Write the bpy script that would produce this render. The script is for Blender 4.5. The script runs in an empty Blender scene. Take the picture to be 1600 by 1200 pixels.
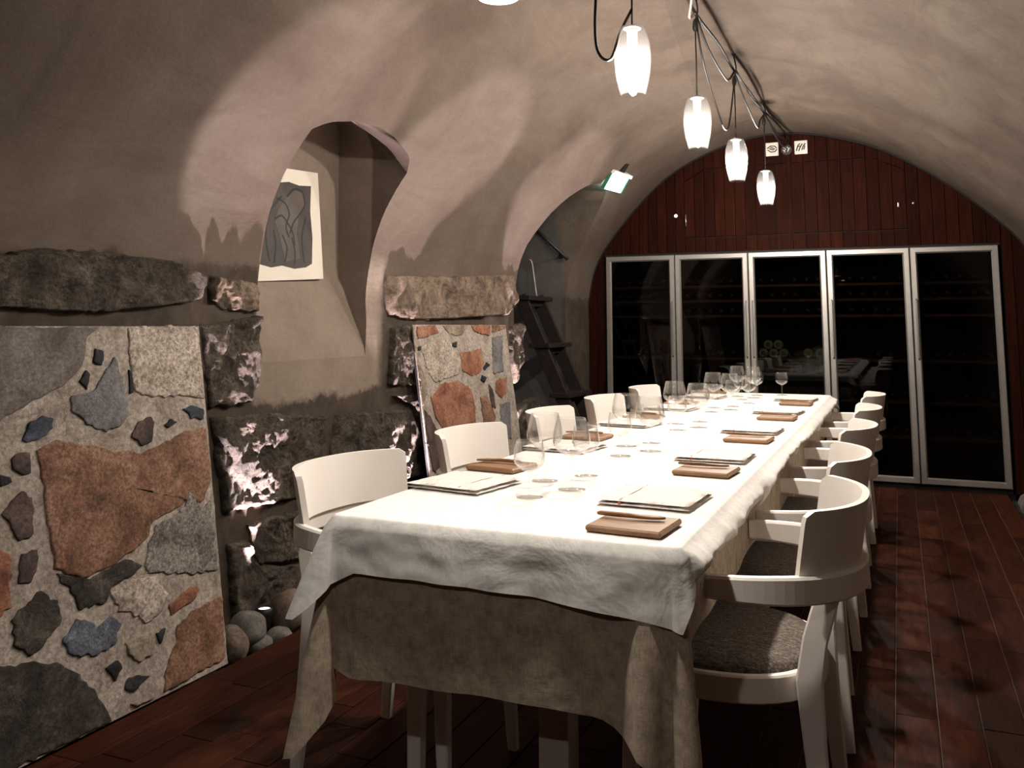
import bpy, bmesh, math, random
from math import sin, cos, pi, sqrt, radians, atan2, hypot
from mathutils import Vector, Matrix, noise

SC = bpy.context.scene
COL = SC.collection
random.seed(7)

# ------------------------------------------------------------------ camera
cam_data = bpy.data.cameras.new('camera')
cam = bpy.data.objects.new('camera', cam_data)
COL.objects.link(cam)
cam_data.sensor_fit = 'HORIZONTAL'
cam_data.sensor_width = 36.0
cam_data.lens = 1406.37 * 36.0 / 1600.0
cam_data.shift_y = -(600.0 - 345.15) / 1600.0
cam_data.clip_start = 0.05
cam.location = (0.0, 0.0, 1.187)
cam.rotation_euler = (pi / 2 + 0.1173, 0.0, 0.403)
SC.camera = cam

# ------------------------------------------------------------------ world, exposure
world = bpy.data.worlds.new('world')
SC.world = world
world.use_nodes = True
world.node_tree.nodes['Background'].inputs[0].default_value = (0.012, 0.009, 0.007, 1)
world.node_tree.nodes['Background'].inputs[1].default_value = 0.3
SC.view_settings.view_transform = 'Standard'
SC.view_settings.look = 'None'
SC.view_settings.gamma = 1.0
SC.view_settings.use_curve_mapping = False
SC.view_settings.exposure = 0.0
try:
    SC.cycles.max_bounces = 8
    SC.cycles.transparent_max_bounces = 24
    SC.cycles.sample_clamp_indirect = 6.0
    SC.cycles.blur_glossy = 0.5
except Exception:
    pass

BULB_STRENGTH = 2250.0
BULB_COLOR = (1.0, 0.91, 0.82)
SPOT_STRENGTH = 1000.0
UPLIGHT_WATTS = 400.0
UPLIGHT_COLOR = (1.0, 0.83, 0.89)

# ------------------------------------------------------------------ materials
MATS = {}
def new_mat(name):
    m = bpy.data.materials.new(name)
    m.use_nodes = True
    nt = m.node_tree
    b = nt.nodes['Principled BSDF']
    MATS[name] = m
    return m, nt, b
def N(nt, kind, **kw):
    n = nt.nodes.new(kind)
    for k, v in kw.items():
        if k in n.inputs.keys():
            n.inputs[k].default_value = v
        else:
            setattr(n, k, v)
    return n
def c4(c):
    return (c[0], c[1], c[2], 1.0)
def ramp(nt, fac, stops):
    r = nt.nodes.new('ShaderNodeValToRGB')
    e = r.color_ramp.elements
    e[0].position, e[0].color = stops[0][0], c4(stops[0][1])
    e[1].position, e[1].color = stops[-1][0], c4(stops[-1][1])
    for p, c in stops[1:-1]:
        x = e.new(p); x.color = c4(c)
    nt.links.new(fac, r.inputs[0])
    return r.outputs[0]
def coords(nt, scale=(1, 1, 1), obj=True):
    tc = nt.nodes.new('ShaderNodeTexCoord')
    mp = nt.nodes.new('ShaderNodeMapping')
    mp.inputs['Scale'].default_value = scale
    nt.links.new(tc.outputs['Object' if obj else 'Generated'], mp.inputs[0])
    return mp.outputs[0]
def noise_tex(nt, vec, scale, detail=6, rough=0.6, dist=0.0):
    n = N(nt, 'ShaderNodeTexNoise', Scale=scale, Detail=detail, Roughness=rough, Distortion=dist)
    nt.links.new(vec, n.inputs['Vector'])
    return n.outputs[0]
def mixc(nt, fac, a, b, mode='MIX'):
    m = nt.nodes.new('ShaderNodeMix')
    m.data_type = 'RGBA'; m.blend_type = mode
    for inp, v in ((0, fac), (6, a), (7, b)):
        if isinstance(v, (int, float)):
            m.inputs[inp].default_value = v
        elif isinstance(v, tuple):
            m.inputs[inp].default_value = c4(v)
        else:
            nt.links.new(v, m.inputs[inp])
    return m.outputs[2]
def bump(nt, b, h, strength=0.3, dist=0.01, prev=None):
    n = nt.nodes.new('ShaderNodeBump')
    n.inputs['Strength'].default_value = strength
    n.inputs['Distance'].default_value = dist
    nt.links.new(h, n.inputs['Height'])
    if prev is not None:
        nt.links.new(prev, n.inputs['Normal'])
    nt.links.new(n.outputs[0], b.inputs['Normal'])
    return n.outputs[0]

def plain(name, col, rough=0.5, metal=0.0, spec=0.5, var=0.0, vscale=8.0, bmp=0.0, bscale=60.0):
    m, nt, b = new_mat(name)
    b.inputs['Roughness'].default_value = rough
    b.inputs['Metallic'].default_value = metal
    b.inputs['Specular IOR Level'].default_value = spec
    v = coords(nt)
    f = noise_tex(nt, v, vscale)
    lo = tuple(max(0, x * (1 - var)) for x in col); hi = tuple(min(1, x * (1 + var)) for x in col)
    nt.links.new(ramp(nt, f, [(0.3, lo), (0.7, hi)]), b.inputs['Base Color'])
    if bmp:
        bump(nt, b, noise_tex(nt, v, bscale), bmp, 0.004)
    return m

def plaster(name, lo, mid, hi, stain):
    m, nt, b = new_mat(name)
    b.inputs['Roughness'].default_value = 0.88
    b.inputs['Specular IOR Level'].default_value = 0.25
    v = coords(nt)
    vs = coords(nt, (1.0, 0.35, 1.0))
    f = noise_tex(nt, v, 1.3, 8, 0.62, 0.4)
    base = ramp(nt, f, [(0.36, lo), (0.5, mid), (0.64, hi)])
    f2 = noise_tex(nt, vs, 5.0, 8, 0.7, 1.2)
    base = mixc(nt, ramp(nt, f2, [(0.45, (0, 0, 0)), (0.68, (0.6, 0.6, 0.6))]), base, stain)
    f3 = noise_tex(nt, v, 45, 4, 0.6)
    base = mixc(nt, 0.25, base, ramp(nt, f3, [(0.3, (0.55, 0.5, 0.45)), (0.7, (1, 1, 1))]), 'MULTIPLY')
    nt.links.new(base, b.inputs['Base Color'])
    p = bump(nt, b, noise_tex(nt, vs, 7, 6, 0.6, 0.3), 0.28, 0.03)
    bump(nt, b, noise_tex(nt, v, 70, 6, 0.6), 0.25, 0.006, p)
    return m
plaster('plaster', (0.06731, 0.04725, 0.03465), (0.09619, 0.07089, 0.05352), (0.1131, 0.08769, 0.0672), (0.06012, 0.03713, 0.02729))
plaster('plaster_grey', (0.06253, 0.05399, 0.04827), (0.08176, 0.07429, 0.06819), (0.101, 0.09227, 0.08599), (0.05769, 0.04498, 0.03359))
plaster('mortar_wall', (0.04088, 0.02924, 0.02099), (0.06012, 0.04388, 0.03149), (0.07698, 0.05738, 0.04199), (0.02645, 0.01687, 0.01155))

def rock(name, dark, mid, light, speck_scale=120, speck=0.5, bmp=0.8, bdist=0.02):
    m, nt, b = new_mat(name)
    b.inputs['Roughness'].default_value = 0.8
    b.inputs['Specular IOR Level'].default_value = 0.35
    v = coords(nt)
    f = noise_tex(nt, v, 7, 10, 0.72, 0.6)
    base = ramp(nt, f, [(0.36, dark), (0.5, mid), (0.64, light)])
    s = noise_tex(nt, v, speck_scale, 4, 0.75, 0.4)
    base = mixc(nt, speck, base, ramp(nt, s, [(0.38, (0.10, 0.09, 0.085)), (0.5, (0.85, 0.82, 0.78)), (0.62, (1.7, 1.6, 1.5))]), 'MULTIPLY')
    crack = noise_tex(nt, v, 4.5, 12, 0.78, 1.4)
    base = mixc(nt, 0.6, base, ramp(nt, crack, [(0.36, (0.35, 0.3, 0.28)), (0.46, (1, 1, 1))]), 'MULTIPLY')
    nt.links.new(base, b.inputs['Base Color'])
    p = bump(nt, b, noise_tex(nt, v, 16, 10, 0.75, 0.5), bmp, bdist)
    bump(nt, b, noise_tex(nt, v, 90, 4, 0.6), bmp * 0.5, 0.004, p)
    return m
rock('wall_rock', (0.03415, 0.02635, 0.01952), (0.1025, 0.07806, 0.05659), (0.2048, 0.1659, 0.1269), 70, 0.55, 1.0, 0.05)
rock('wall_rock_warm', (0.05855, 0.03903, 0.02927), (0.1659, 0.1171, 0.08294), (0.2536, 0.1952, 0.1464), 60, 0.35, 0.7, 0.03)
rock('stone_grey', (0.06386, 0.05428, 0.0479), (0.1277, 0.1054, 0.09259), (0.1724, 0.1501, 0.1342), 90, 0.4, 0.5, 0.008)
rock('stone_black', (0.005109, 0.005748, 0.007663), (0.01277, 0.01277, 0.01597), (0.03193, 0.03193, 0.03513), 90, 0.4, 0.5, 0.008)
rock('stone_slate', (0.07344, 0.06976, 0.07344), (0.1395, 0.1323, 0.1358), (0.1983, 0.1872, 0.1909), 110, 0.45, 0.5, 0.008)
rock('stone_pale', (0.2497, 0.2056, 0.1689), (0.3672, 0.3158, 0.2644), (0.4406, 0.3892, 0.3379), 75, 0.62, 0.5, 0.006)
rock('stone_navy', (0.01277, 0.01788, 0.02873), (0.03193, 0.03959, 0.05748), (0.07025, 0.08302, 0.1086), 90, 0.45, 0.5, 0.008)
rock('stone_umber', (0.02555, 0.0166, 0.01405), (0.07025, 0.0447, 0.03831), (0.1277, 0.08621, 0.07344), 85, 0.45, 0.6, 0.008)
rock('stone_rust', (0.08813, 0.04138, 0.02235), (0.1982, 0.1001, 0.06066), (0.2718, 0.1656, 0.1118), 95, 0.55, 0.5, 0.008)
rock('stone_red', (0.1175, 0.04138, 0.02235), (0.2497, 0.1034, 0.05748), (0.3232, 0.1724, 0.1086), 95, 0.45, 0.5, 0.008)
rock('stone_speckle', (0.09547, 0.08446, 0.07344), (0.1909, 0.1726, 0.1543), (0.2644, 0.2423, 0.2203), 100, 0.7, 0.5, 0.008)
rock('stone_dark', (0.01277, 0.01086, 0.008941), (0.03831, 0.03066, 0.02427), (0.09579, 0.07983, 0.06386), 75, 0.55, 0.8, 0.012)
rock('stone_blue', (0.04406, 0.0514, 0.07344), (0.1028, 0.1175, 0.1505), (0.1763, 0.1983, 0.2423), 130, 0.6, 0.5, 0.006)
rock('stone_tan', (0.1405, 0.1054, 0.07663), (0.2299, 0.1851, 0.1405), (0.2938, 0.2427, 0.1916), 80, 0.45, 0.5, 0.006)
rock('panel_mortar', (0.25, 0.2045, 0.1667), (0.3409, 0.2918, 0.2463), (0.4168, 0.3637, 0.3107), 70, 0.4, 0.8, 0.01)
rock('pebble_grey', (0.07872, 0.07134, 0.0615), (0.1328, 0.123, 0.1082), (0.187, 0.1722, 0.1525), 80, 0.3, 0.2, 0.004)
rock('pebble_brown', (0.0738, 0.0492, 0.03444), (0.1328, 0.0984, 0.0738), (0.187, 0.1476, 0.1181), 70, 0.4, 0.2, 0.004)
rock('gravel_bed', (0.01476, 0.01279, 0.01082), (0.03444, 0.02952, 0.0246), (0.06396, 0.05412, 0.04428), 60, 0.4, 0.8, 0.02)

def wood(name, a, b_, c, stretch, rough=0.45, spec=0.4, bmp=0.25, rnd=0.35):
    m, nt, b = new_mat(name)
    b.inputs['Roughness'].default_value = rough
    b.inputs['Specular IOR Level'].default_value = spec
    v = coords(nt, stretch)
    info = nt.nodes.new('ShaderNodeObjectInfo')
    add = nt.nodes.new('ShaderNodeVectorMath'); add.operation = 'ADD'
    mul = nt.nodes.new('ShaderNodeVectorMath'); mul.operation = 'SCALE'
    nt.links.new(info.outputs['Location'], mul.inputs[0]); mul.inputs['Scale'].default_value = 3.7
    nt.links.new(v, add.inputs[0]); nt.links.new(mul.outputs[0], add.inputs[1])
    f = noise_tex(nt, add.outputs[0], 5.0, 8, 0.65, 0.8)
    base = ramp(nt, f, [(0.3, a), (0.52, b_), (0.74, c)])
    tone = ramp(nt, info.outputs['Random'], [(0.0, (1 - rnd, 1 - rnd, 1 - rnd)), (1.0, (1 + rnd * 0.6, 1 + rnd * 0.55, 1 + rnd * 0.5))])
    base = mixc(nt, 1.0, base, tone, 'MULTIPLY')
    nt.links.new(base, b.inputs['Base Color'])
    bump(nt, b, noise_tex(nt, add.outputs[0], 14, 6, 0.6), bmp, 0.004)
    return m
wood('floor_wood', (0.01898, 0.004908, 0.002095), (0.0438, 0.01163, 0.004762), (0.06716, 0.01963, 0.007999), (9, 1.2, 9), 0.62, 0.08, 0.3, 0.4)
wood('wall_wood', (0.009692, 0.001841, 0.0006435), (0.01938, 0.003848, 0.00118), (0.03136, 0.006692, 0.002145), (10, 10, 0.8), 0.7, 0.05, 0.3, 0.3)
wood('board_wood', (0.2031, 0.1016, 0.04836), (0.2805, 0.1548, 0.07738), (0.3192, 0.1934, 0.1064), (3, 14, 14), 0.5, 0.3, 0.15, 0.15)
wood('knife_wood', (0.1741, 0.08221, 0.03627), (0.2418, 0.1257, 0.05803), (0.2805, 0.1548, 0.08221), (4, 14, 14), 0.5, 0.3, 0.15, 0.15)
wood('stair_wood', (0.008, 0.005, 0.004), (0.014, 0.009, 0.007), (0.022, 0.014, 0.010), (5, 5, 5), 0.65, 0.25, 0.2, 0.1)
wood('shelf_wood', (0.07, 0.035, 0.018), (0.13, 0.065, 0.035), (0.18, 0.10, 0.055), (2, 9, 9), 0.6, 0.3, 0.1, 0.1)
plain('floor_grout', (0.09, 0.062, 0.045), 0.9, var=0.3)
plain('chair_white', (0.88, 0.82, 0.75), 0.42, var=0.03, vscale=3, spec=0.4)
plain('black_metal', (0.012, 0.011, 0.011), 0.45, 0.3, var=0.1)
plain('cable_black', (0.014, 0.012, 0.011), 0.55, var=0.1)
plain('cabinet_black', (0.008, 0.0075, 0.007), 0.6, spec=0.2, var=0.2)
plain('aluminium', (0.344, 0.32, 0.296), 0.42, 0.75, var=0.05, vscale=30)
plain('steel_handle', (0.33, 0.31, 0.29), 0.35, 0.85, var=0.05)
plain('sign_white', (0.62, 0.58, 0.52), 0.6, var=0.05)
plain('sign_ink', (0.03, 0.025, 0.02), 0.7, var=0.05)
plain('socket_white', (0.75, 0.74, 0.72), 0.4, var=0.02)
plain('paper', (0.66, 0.60, 0.51), 0.85, var=0.04, vscale=3, bmp=0.05)
plain('print_dark', (0.034, 0.025, 0.019), 0.7, var=0.35, vscale=9)
plain('print_mid', (0.066, 0.05, 0.038), 0.7, var=0.3, vscale=12)
plain('print_ink', (0.005, 0.004, 0.0035), 0.7, var=0.1)
plain('lamp_shade_dark', (0.05, 0.045, 0.04), 0.5, 0.6, var=0.1)
plain('rope', (0.45, 0.41, 0.36), 0.9, var=0.1)
plain('panel_edge', (0.012, 0.011, 0.010), 0.8, var=0.2)
plain('table_frame', (0.44, 0.38, 0.33), 0.5, var=0.05)
plain('sign_green', (0.03, 0.16, 0.09), 0.4, var=0.05)
plain('thread_red', (0.35, 0.08, 0.06), 0.8, var=0.05)
plain('bottle_dark', (0.012, 0.016, 0.010), 0.12, spec=0.6, var=0.1)
plain('bottle_base', (0.30, 0.33, 0.20), 0.3, spec=0.5, var=0.15, vscale=40)
plain('bottle_foil', (0.10, 0.03, 0.03), 0.4, 0.3, var=0.2)

def cloth(name, col, scale, bmp, wrinkle, stripe=None, rough=0.9, con=0.0):
    m, nt, b = new_mat(name)
    b.inputs['Roughness'].default_value = rough
    b.inputs['Specular IOR Level'].default_value = 0.15
    b.inputs['Sheen Weight'].default_value = 0.15
    v = coords(nt)
    t1 = noise_tex(nt, coords(nt, (1, 14, 14)), scale * 0.35, 3, 0.6)
    t2 = noise_tex(nt, coords(nt, (14, 1, 1)), scale * 0.35, 3, 0.6)
    weave = mixc(nt, 0.5, t1, t2)
    big = noise_tex(nt, v, 26, 4, 0.7)
    tone = mixc(nt, 0.5, weave, big)
    lo = tuple(x * (0.82 - con) for x in col); hi = tuple(min(1, x * (1.1 + con)) for x in col)
    base = ramp(nt, tone, [(0.38, lo), (0.6, hi)])
    if stripe:
        ws = N(nt, 'ShaderNodeTexWave', Scale=stripe[0], Distortion=0.0, Detail=0.0)
        ws.bands_direction = 'X'; nt.links.new(v, ws.inputs[0])
        base = mixc(nt, ramp(nt, ws.outputs[0], [(0.55, (0, 0, 0)), (0.8, (0.8, 0.8, 0.8))]), base, stripe[1])
    nt.links.new(base, b.inputs['Base Color'])
    p = bump(nt, b, weave, bmp, 0.002)
    bump(nt, b, noise_tex(nt, v, wrinkle, 4, 0.55, 0.6), 0.35, 0.02, p)
    return m
cloth('linen_white', (0.82, 0.79, 0.74), 150, 0.12, 7)
cloth('linen_grey', (0.46, 0.37, 0.275), 130, 0.35, 5, con=0.22)
cloth('napkin_linen', (0.76, 0.71, 0.655), 160, 0.2, 14, (16, (0.66, 0.60, 0.545)))
def tweed():
    m, nt, b = new_mat('tweed')
    b.inputs['Roughness'].default_value = 0.95
    b.inputs['Specular IOR Level'].default_value = 0.1
    v = coords(nt)
    f = noise_tex(nt, v, 170, 3, 0.7)
    vs = coords(nt, (1, 6, 6))
    g = noise_tex(nt, vs, 40, 3, 0.7)
    base = ramp(nt, mixc(nt, 0.5, f, g), [(0.36, (0.045, 0.036, 0.03)), (0.5, (0.15, 0.125, 0.105)), (0.64, (0.34, 0.29, 0.25))])
    nt.links.new(base, b.inputs['Base Color'])
    bump(nt, b, f, 0.6, 0.004)
tweed()

def thin_glass(name, tint, f0, rough=0.0, edge=1.0, haze=0.0, facing=0.5):
    """thin pane: light goes straight through, the rest is mirrored by the angle of view as real glass does"""
    m, nt, b = new_mat(name)
    nt.nodes.remove(b)
    out = nt.nodes['Material Output']
    tr = N(nt, 'ShaderNodeBsdfTransparent', Color=c4(tint))
    gl = N(nt, 'ShaderNodeBsdfGlossy', Color=(1, 1, 1, 1), Roughness=rough)
    lw = N(nt, 'ShaderNodeLayerWeight', Blend=facing)
    mr = N(nt, 'ShaderNodeMapRange')
    mr.inputs['To Min'].default_value = f0
    mr.inputs['To Max'].default_value = edge
    pw = N(nt, 'ShaderNodeMath'); pw.operation = 'POWER'; pw.inputs[1].default_value = 2.2
    nt.links.new(lw.outputs['Facing'], pw.inputs[0])
    nt.links.new(pw.outputs[0], mr.inputs['Value'])
    mx = nt.nodes.new('ShaderNodeMixShader')
    nt.links.new(mr.outputs[0], mx.inputs[0]); nt.links.new(tr.outputs[0], mx.inputs[1]); nt.links.new(gl.outputs[0], mx.inputs[2])
    last = mx
    if haze > 0:
        df = N(nt, 'ShaderNodeBsdfTranslucent', Color=(0.9, 0.9, 0.9, 1))
        m2 = nt.nodes.new('ShaderNodeMixShader'); m2.inputs[0].default_value = haze
        nt.links.new(mx.outputs[0], m2.inputs[1]); nt.links.new(df.outputs[0], m2.inputs[2]); last = m2
    nt.links.new(last.outputs[0], out.inputs[0])
    return m
thin_glass('glass_door', (0.45, 0.435, 0.42), 0.022, 0.01, 0.5)
thin_glass('glass_ware', (0.985, 0.985, 0.98), 0.045, 0.02, 0.75)
thin_glass('glass_lamp', (0.95, 0.95, 0.95), 0.02, 0.02, 0.35, 0.004)

def emit(name, col, strength):
    m, nt, b = new_mat(name)
    v = coords(nt)
    f = noise_tex(nt, v, 4)
    lo = tuple(x * 0.97 for x in col)
    nt.links.new(ramp(nt, f, [(0.3, lo), (0.7, col)]), b.inputs['Emission Color'])
    b.inputs['Base Color'].default_value = c4(col)
    b.inputs['Emission Strength'].default_value = strength
    return m
emit('bulb_glow', BULB_COLOR, BULB_STRENGTH)
emit('spot_glow', BULB_COLOR, SPOT_STRENGTH)
emit('spot_glow_dimmed', BULB_COLOR, SPOT_STRENGTH * 0.55)  # weaker glow for the added spot lamp out of frame
emit('exit_glow', (0.66, 1.0, 0.90), 16.0)
emit('uplight_glow', UPLIGHT_COLOR, 3.0)
emit('indicator_glow', (1.0, 0.95, 0.85), 3.0)

# ------------------------------------------------------------------ builders
def link(name, mesh, mat, parent=None, loc=(0, 0, 0), rot=(0, 0, 0), smooth=False, kind=None):
    o = bpy.data.objects.new(name, mesh)
    COL.objects.link(o)
    o.location = loc; o.rotation_euler = rot
    if parent is not None:
        o.parent = parent
    if mat is not None and not mesh.materials:
        mesh.materials.append(MATS[mat])
    if smooth:
        mesh.polygons.foreach_set('use_smooth', [True] * len(mesh.polygons)); mesh.update()
    if kind:
        o['kind'] = kind
    return o
def mesh_of(name, verts, faces):
    me = bpy.data.meshes.new(name)
    me.from_pydata([tuple(v) for v in verts], [], faces)
    me.update()
    return me
def empty(name, loc, label, cat, group=None, rotz=0.0):
    o = bpy.data.objects.new(name, None)
    COL.objects.link(o)
    o.location = loc; o.rotation_euler = (0, 0, rotz); o.empty_display_size = 0.05
    return tag(o, label, cat, group)
def tag(o, label, cat, group=None):
    o['label'] = label; o['category'] = cat
    if group:
        o['group'] = group
    return o
def box_mesh(name, x0, x1, y0, y1, z0, z1, bev=0.0, seg=2):
    bm = bmesh.new()
    bmesh.ops.create_cube(bm, size=1.0)
    for v in bm.verts:
        v.co = Vector((x0 + (v.co.x + 0.5) * (x1 - x0), y0 + (v.co.y + 0.5) * (y1 - y0), z0 + (v.co.z + 0.5) * (z1 - z0)))
    if bev > 0:
        bmesh.ops.bevel(bm, geom=bm.edges[:], offset=bev, segments=seg, affect='EDGES', profile=0.6)
    me = bpy.data.meshes.new(name); bm.to_mesh(me); bm.free()
    return me
def lathe(name, prof, n=24, closed=False):
    verts, faces = [], []
    m = len(prof)
    for i in range(n):
        a = 2 * pi * i / n
        for r, z in prof:
            verts.append((r * cos(a), r * sin(a), z))
    for i in range(n):
        j = (i + 1) % n
        for k in range(m - 1):
            faces.append((i * m + k, j * m + k, j * m + k + 1, i * m + k + 1))
    bm = bmesh.new()
    me = mesh_of(name, verts, faces)
    bm.from_mesh(me)
    bmesh.ops.remove_doubles(bm, verts=bm.verts[:], dist=1e-5)
    bmesh.ops.recalc_face_normals(bm, faces=bm.faces[:])
    bm.to_mesh(me); bm.free()
    return me
def sweep(name, pts, shape, ups=None, cap=True, closed=False):
    """sweep a list of 2-D cross sections (one shape or one per point) along pts; shape x = side, y = up"""
    pts = [Vector(p) for p in pts]
    n = len(pts)
    verts, faces = [], []
    shapes = shape if isinstance(shape[0][0], (tuple, list)) else [shape] * n
    k = len(shapes[0])
    prev_up = None
    for i, p in enumerate(pts):
        if closed:
            t = pts[(i + 1) % n] - pts[i - 1]
        else:
            t = pts[min(i + 1, n - 1)] - pts[max(i - 1, 0)]
        t.normalize()
        if ups is not None:
            up = Vector(ups if not isinstance(ups, list) else ups[i])
        else:
            up = prev_up if prev_up is not None else (Vector((0, 0, 1)) if abs(t.z) < 0.9 else Vector((0, 1, 0)))
        side = t.cross(up)
        if side.length < 1e-6:
            side = t.orthogonal()
        side.normalize()
        up = side.cross(t).normalized()
        prev_up = up
        for sx, sy in shapes[i]:
            verts.append(p + side * sx + up * sy)
    rng = n if closed else n - 1
    for i in range(rng):
        a, b = i * k, ((i + 1) % n) * k
        for j in range(k):
            l = (j + 1) % k
            faces.append((a + j, a + l, b + l, b + j))
    if cap and not closed:
        faces.append(tuple(range(k - 1, -1, -1)))
        faces.append(tuple((n - 1) * k + j for j in range(k)))
    me = mesh_of(name, verts, faces)
    bm = bmesh.new(); bm.from_mesh(me); bmesh.ops.recalc_face_normals(bm, faces=bm.faces[:]); bm.to_mesh(me); bm.free()
    return me
def circle(r, n=8):
    return [(r * cos(2 * pi * i / n), r * sin(2 * pi * i / n)) for i in range(n)]
def rrect(w, h, r=0.004):
    r = min(r, w * 0.49, h * 0.49)
    a, b = w / 2, h / 2
    return [(-a + r, -b), (a - r, -b), (a, -b + r), (a, b - r), (a - r, b), (-a + r, b), (-a, b - r), (-a, -b + r)]
def spline(pts, per=8):
    P = [Vector(p) for p in pts]
    out = []
    for i in range(len(P) - 1):
        p0 = P[max(i - 1, 0)]; p1 = P[i]; p2 = P[i + 1]; p3 = P[min(i + 2, len(P) - 1)]
        for k in range(per):
            t = k / per
            out.append(0.5 * ((2 * p1) + (p2 - p0) * t + (2 * p0 - 5 * p1 + 4 * p2 - p3) * t * t + (3 * p1 - p0 - 3 * p2 + p3) * t ** 3))
    out.append(P[-1])
    return out
def tube(name, pts, r, n=8, per=8):
    return sweep(name, spline(pts, per) if per else pts, circle(r, n))
def prism(name, poly, d0, d1, axis='y', bev=0.0):
    """polygon (2-D) extruded between d0 and d1 along an axis; poly coords fill the other two axes in order"""
    def P(a, b, d):
        return {'x': (d, a, b), 'y': (a, d, b), 'z': (a, b, d)}[axis]
    n = len(poly)
    verts = [P(a, b, d0) for a, b in poly] + [P(a, b, d1) for a, b in poly]
    faces = [tuple(range(n)), tuple(range(2 * n - 1, n - 1, -1))] + [(i, (i + 1) % n, n + (i + 1) % n, n + i) for i in range(n)]
    bm = bmesh.new(); me = mesh_of(name, verts, faces); bm.from_mesh(me)
    bmesh.ops.recalc_face_normals(bm, faces=bm.faces[:])
    if bev > 0:
        bmesh.ops.bevel(bm, geom=bm.edges[:], offset=bev, segments=1, affect='EDGES')
    bm.to_mesh(me); bm.free()
    return me
def join_meshes(name, meshes):
    bm = bmesh.new()
    for m in meshes:
        bm.from_mesh(m)
    me = bpy.data.meshes.new(name); bm.to_mesh(me); bm.free()
    for m in meshes:
        bpy.data.meshes.remove(m)
    return me
def copy_tree(o, parent=None):
    c = o.copy(); COL.objects.link(c)
    if parent is not None:
        c.parent = parent
    for ch in list(o.children):
        copy_tree(ch, c)
    return c
def resample(poly, n):
    P = [Vector((a, b)) for a, b in poly]
    L = [(P[(i + 1) % len(P)] - P[i]).length for i in range(len(P))]
    tot = sum(L); out = []; i = 0; acc = 0.0
    for k in range(n):
        d = tot * k / n
        while acc + L[i] < d - 1e-9:
            acc += L[i]; i += 1
        t = (d - acc) / L[i]
        out.append(P[i].lerp(P[(i + 1) % len(P)], t))
    return out
def stone_mesh(name, poly, h, seed, n=28, rings=5, rough=0.004, jag=0.003, base=-0.006, freq=18):
    """a stone with this outline, standing h proud of its bed; local axes: x, y in the bed, z out of it"""
    pts = resample(poly, n)
    c = sum(pts, Vector((0, 0))) / n
    off = Vector((seed * 3.17, seed * 1.3, seed * 0.71))
    out = []
    for p in pts:
        d = (p - c); l = d.length or 1
        j = noise.noise(Vector((p.x * 45, p.y * 45, 0)) + off) * jag
        out.append(p + d / l * j)
    verts, faces = [], []
    prof = [(1.0, base), (1.0, h * 0.35), (0.975, h * 0.75)] + [(0.94 * (1 - k / rings) ** 0.9, h) for k in range(rings)]
    for s, z in prof:
        for p in out:
            q = c + (p - c) * s
            dz = 0.0
            if z > h * 0.5:
                dz = noise.fractal(Vector((q.x * freq, q.y * freq, 0)) + off, 1.0, 2.0, 4) * rough + noise.noise(Vector((q.x * freq * 7, q.y * freq * 7, 3)) + off) * rough * 0.22
            verts.append((q.x, q.y, z + dz))
    m = len(prof)
    for k in range(m - 1):
        for i in range(n):
            j = (i + 1) % n
            faces.append((k * n + i, k * n + j, (k + 1) * n + j, (k + 1) * n + i))
    verts.append((c.x, c.y, h)); ci = len(verts) - 1
    for i in range(n):
        faces.append(((m - 1) * n + i, (m - 1) * n + (i + 1) % n, ci))
    me = mesh_of(name, verts, faces)
    bm = bmesh.new(); bm.from_mesh(me); bmesh.ops.recalc_face_normals(bm, faces=bm.faces[:])
    bm.to_mesh(me); bm.free()
    return me
# ------------------------------------------------------------------ vault: walls and ceiling
PROFILE = [(-2.343, 1.80), (-1.994, 2.229), (-1.655, 2.512), (-1.169, 2.71), (-0.709, 2.747), (-0.229, 2.634), (0.132, 2.449),
           (0.473, 2.195), (0.715, 1.965), (0.87, 1.78), (0.985, 1.50), (1.02, 1.20)]
_arc = spline([(-2.46, 1.2, 0), (-2.452, 1.45, 0)] + [(a, b, 0) for a, b in PROFILE], 10)
_arc = [(-2.46, 0.0), (-2.46, 0.6)] + [(p.x, p.y) for p in _arc] + [(1.03, 0.0)]
_cum = [0.0]
for _a, _b in zip(_arc[:-1], _arc[1:]):
    _cum.append(_cum[-1] + hypot(_b[0] - _a[0], _b[1] - _a[1]))
S_TOTAL = _cum[-1]
def at_s(s):
    s = min(max(s, 0.0), S_TOTAL)
    lo, hi = 0, len(_cum) - 1
    while hi - lo > 1:
        m = (lo + hi) // 2
        if _cum[m] <= s: lo = m
        else: hi = m
    t = (s - _cum[lo]) / (_cum[hi] - _cum[lo])
    return (_arc[lo][0] + t * (_arc[hi][0] - _arc[lo][0]), _arc[lo][1] + t * (_arc[hi][1] - _arc[lo][1]))
def s_of_z(z):
    lo, hi = 0.0, S_TOTAL * 0.45
    for _ in range(40):
        m = (lo + hi) / 2
        if at_s(m)[1] < z: lo = m
        else: hi = m
    return lo
def arch_z(x):
    best = 0
    for (xa, za), (xb, zb) in zip(_arc[:-1], _arc[1:]):
        if min(xa, xb) - 1e-9 <= x <= max(xa, xb) + 1e-9 and abs(xb - xa) > 1e-9:
            t = (x - xa) / (xb - xa); best = max(best, za + t * (zb - za))
    return best
Y_FRONT, Y_END = -2.6, 7.47
NICHE = (3.05, 3.90); ARCH = (5.80, 6.88)
def lin(x, tab):
    if x <= tab[0][0]: return tab[0][1]
    for (a, va), (b, vb) in zip(tab[:-1], tab[1:]):
        if x <= b:
            return va + (vb - va) * (x - a) / (b - a)
    return tab[-1][1]
NICHE_TOP = [(3.05, 2.0), (3.12, 2.04), (3.28, 2.075), (3.47, 2.088), (3.62, 2.07), (3.84, 2.02), (3.90, 1.955)]
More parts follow.
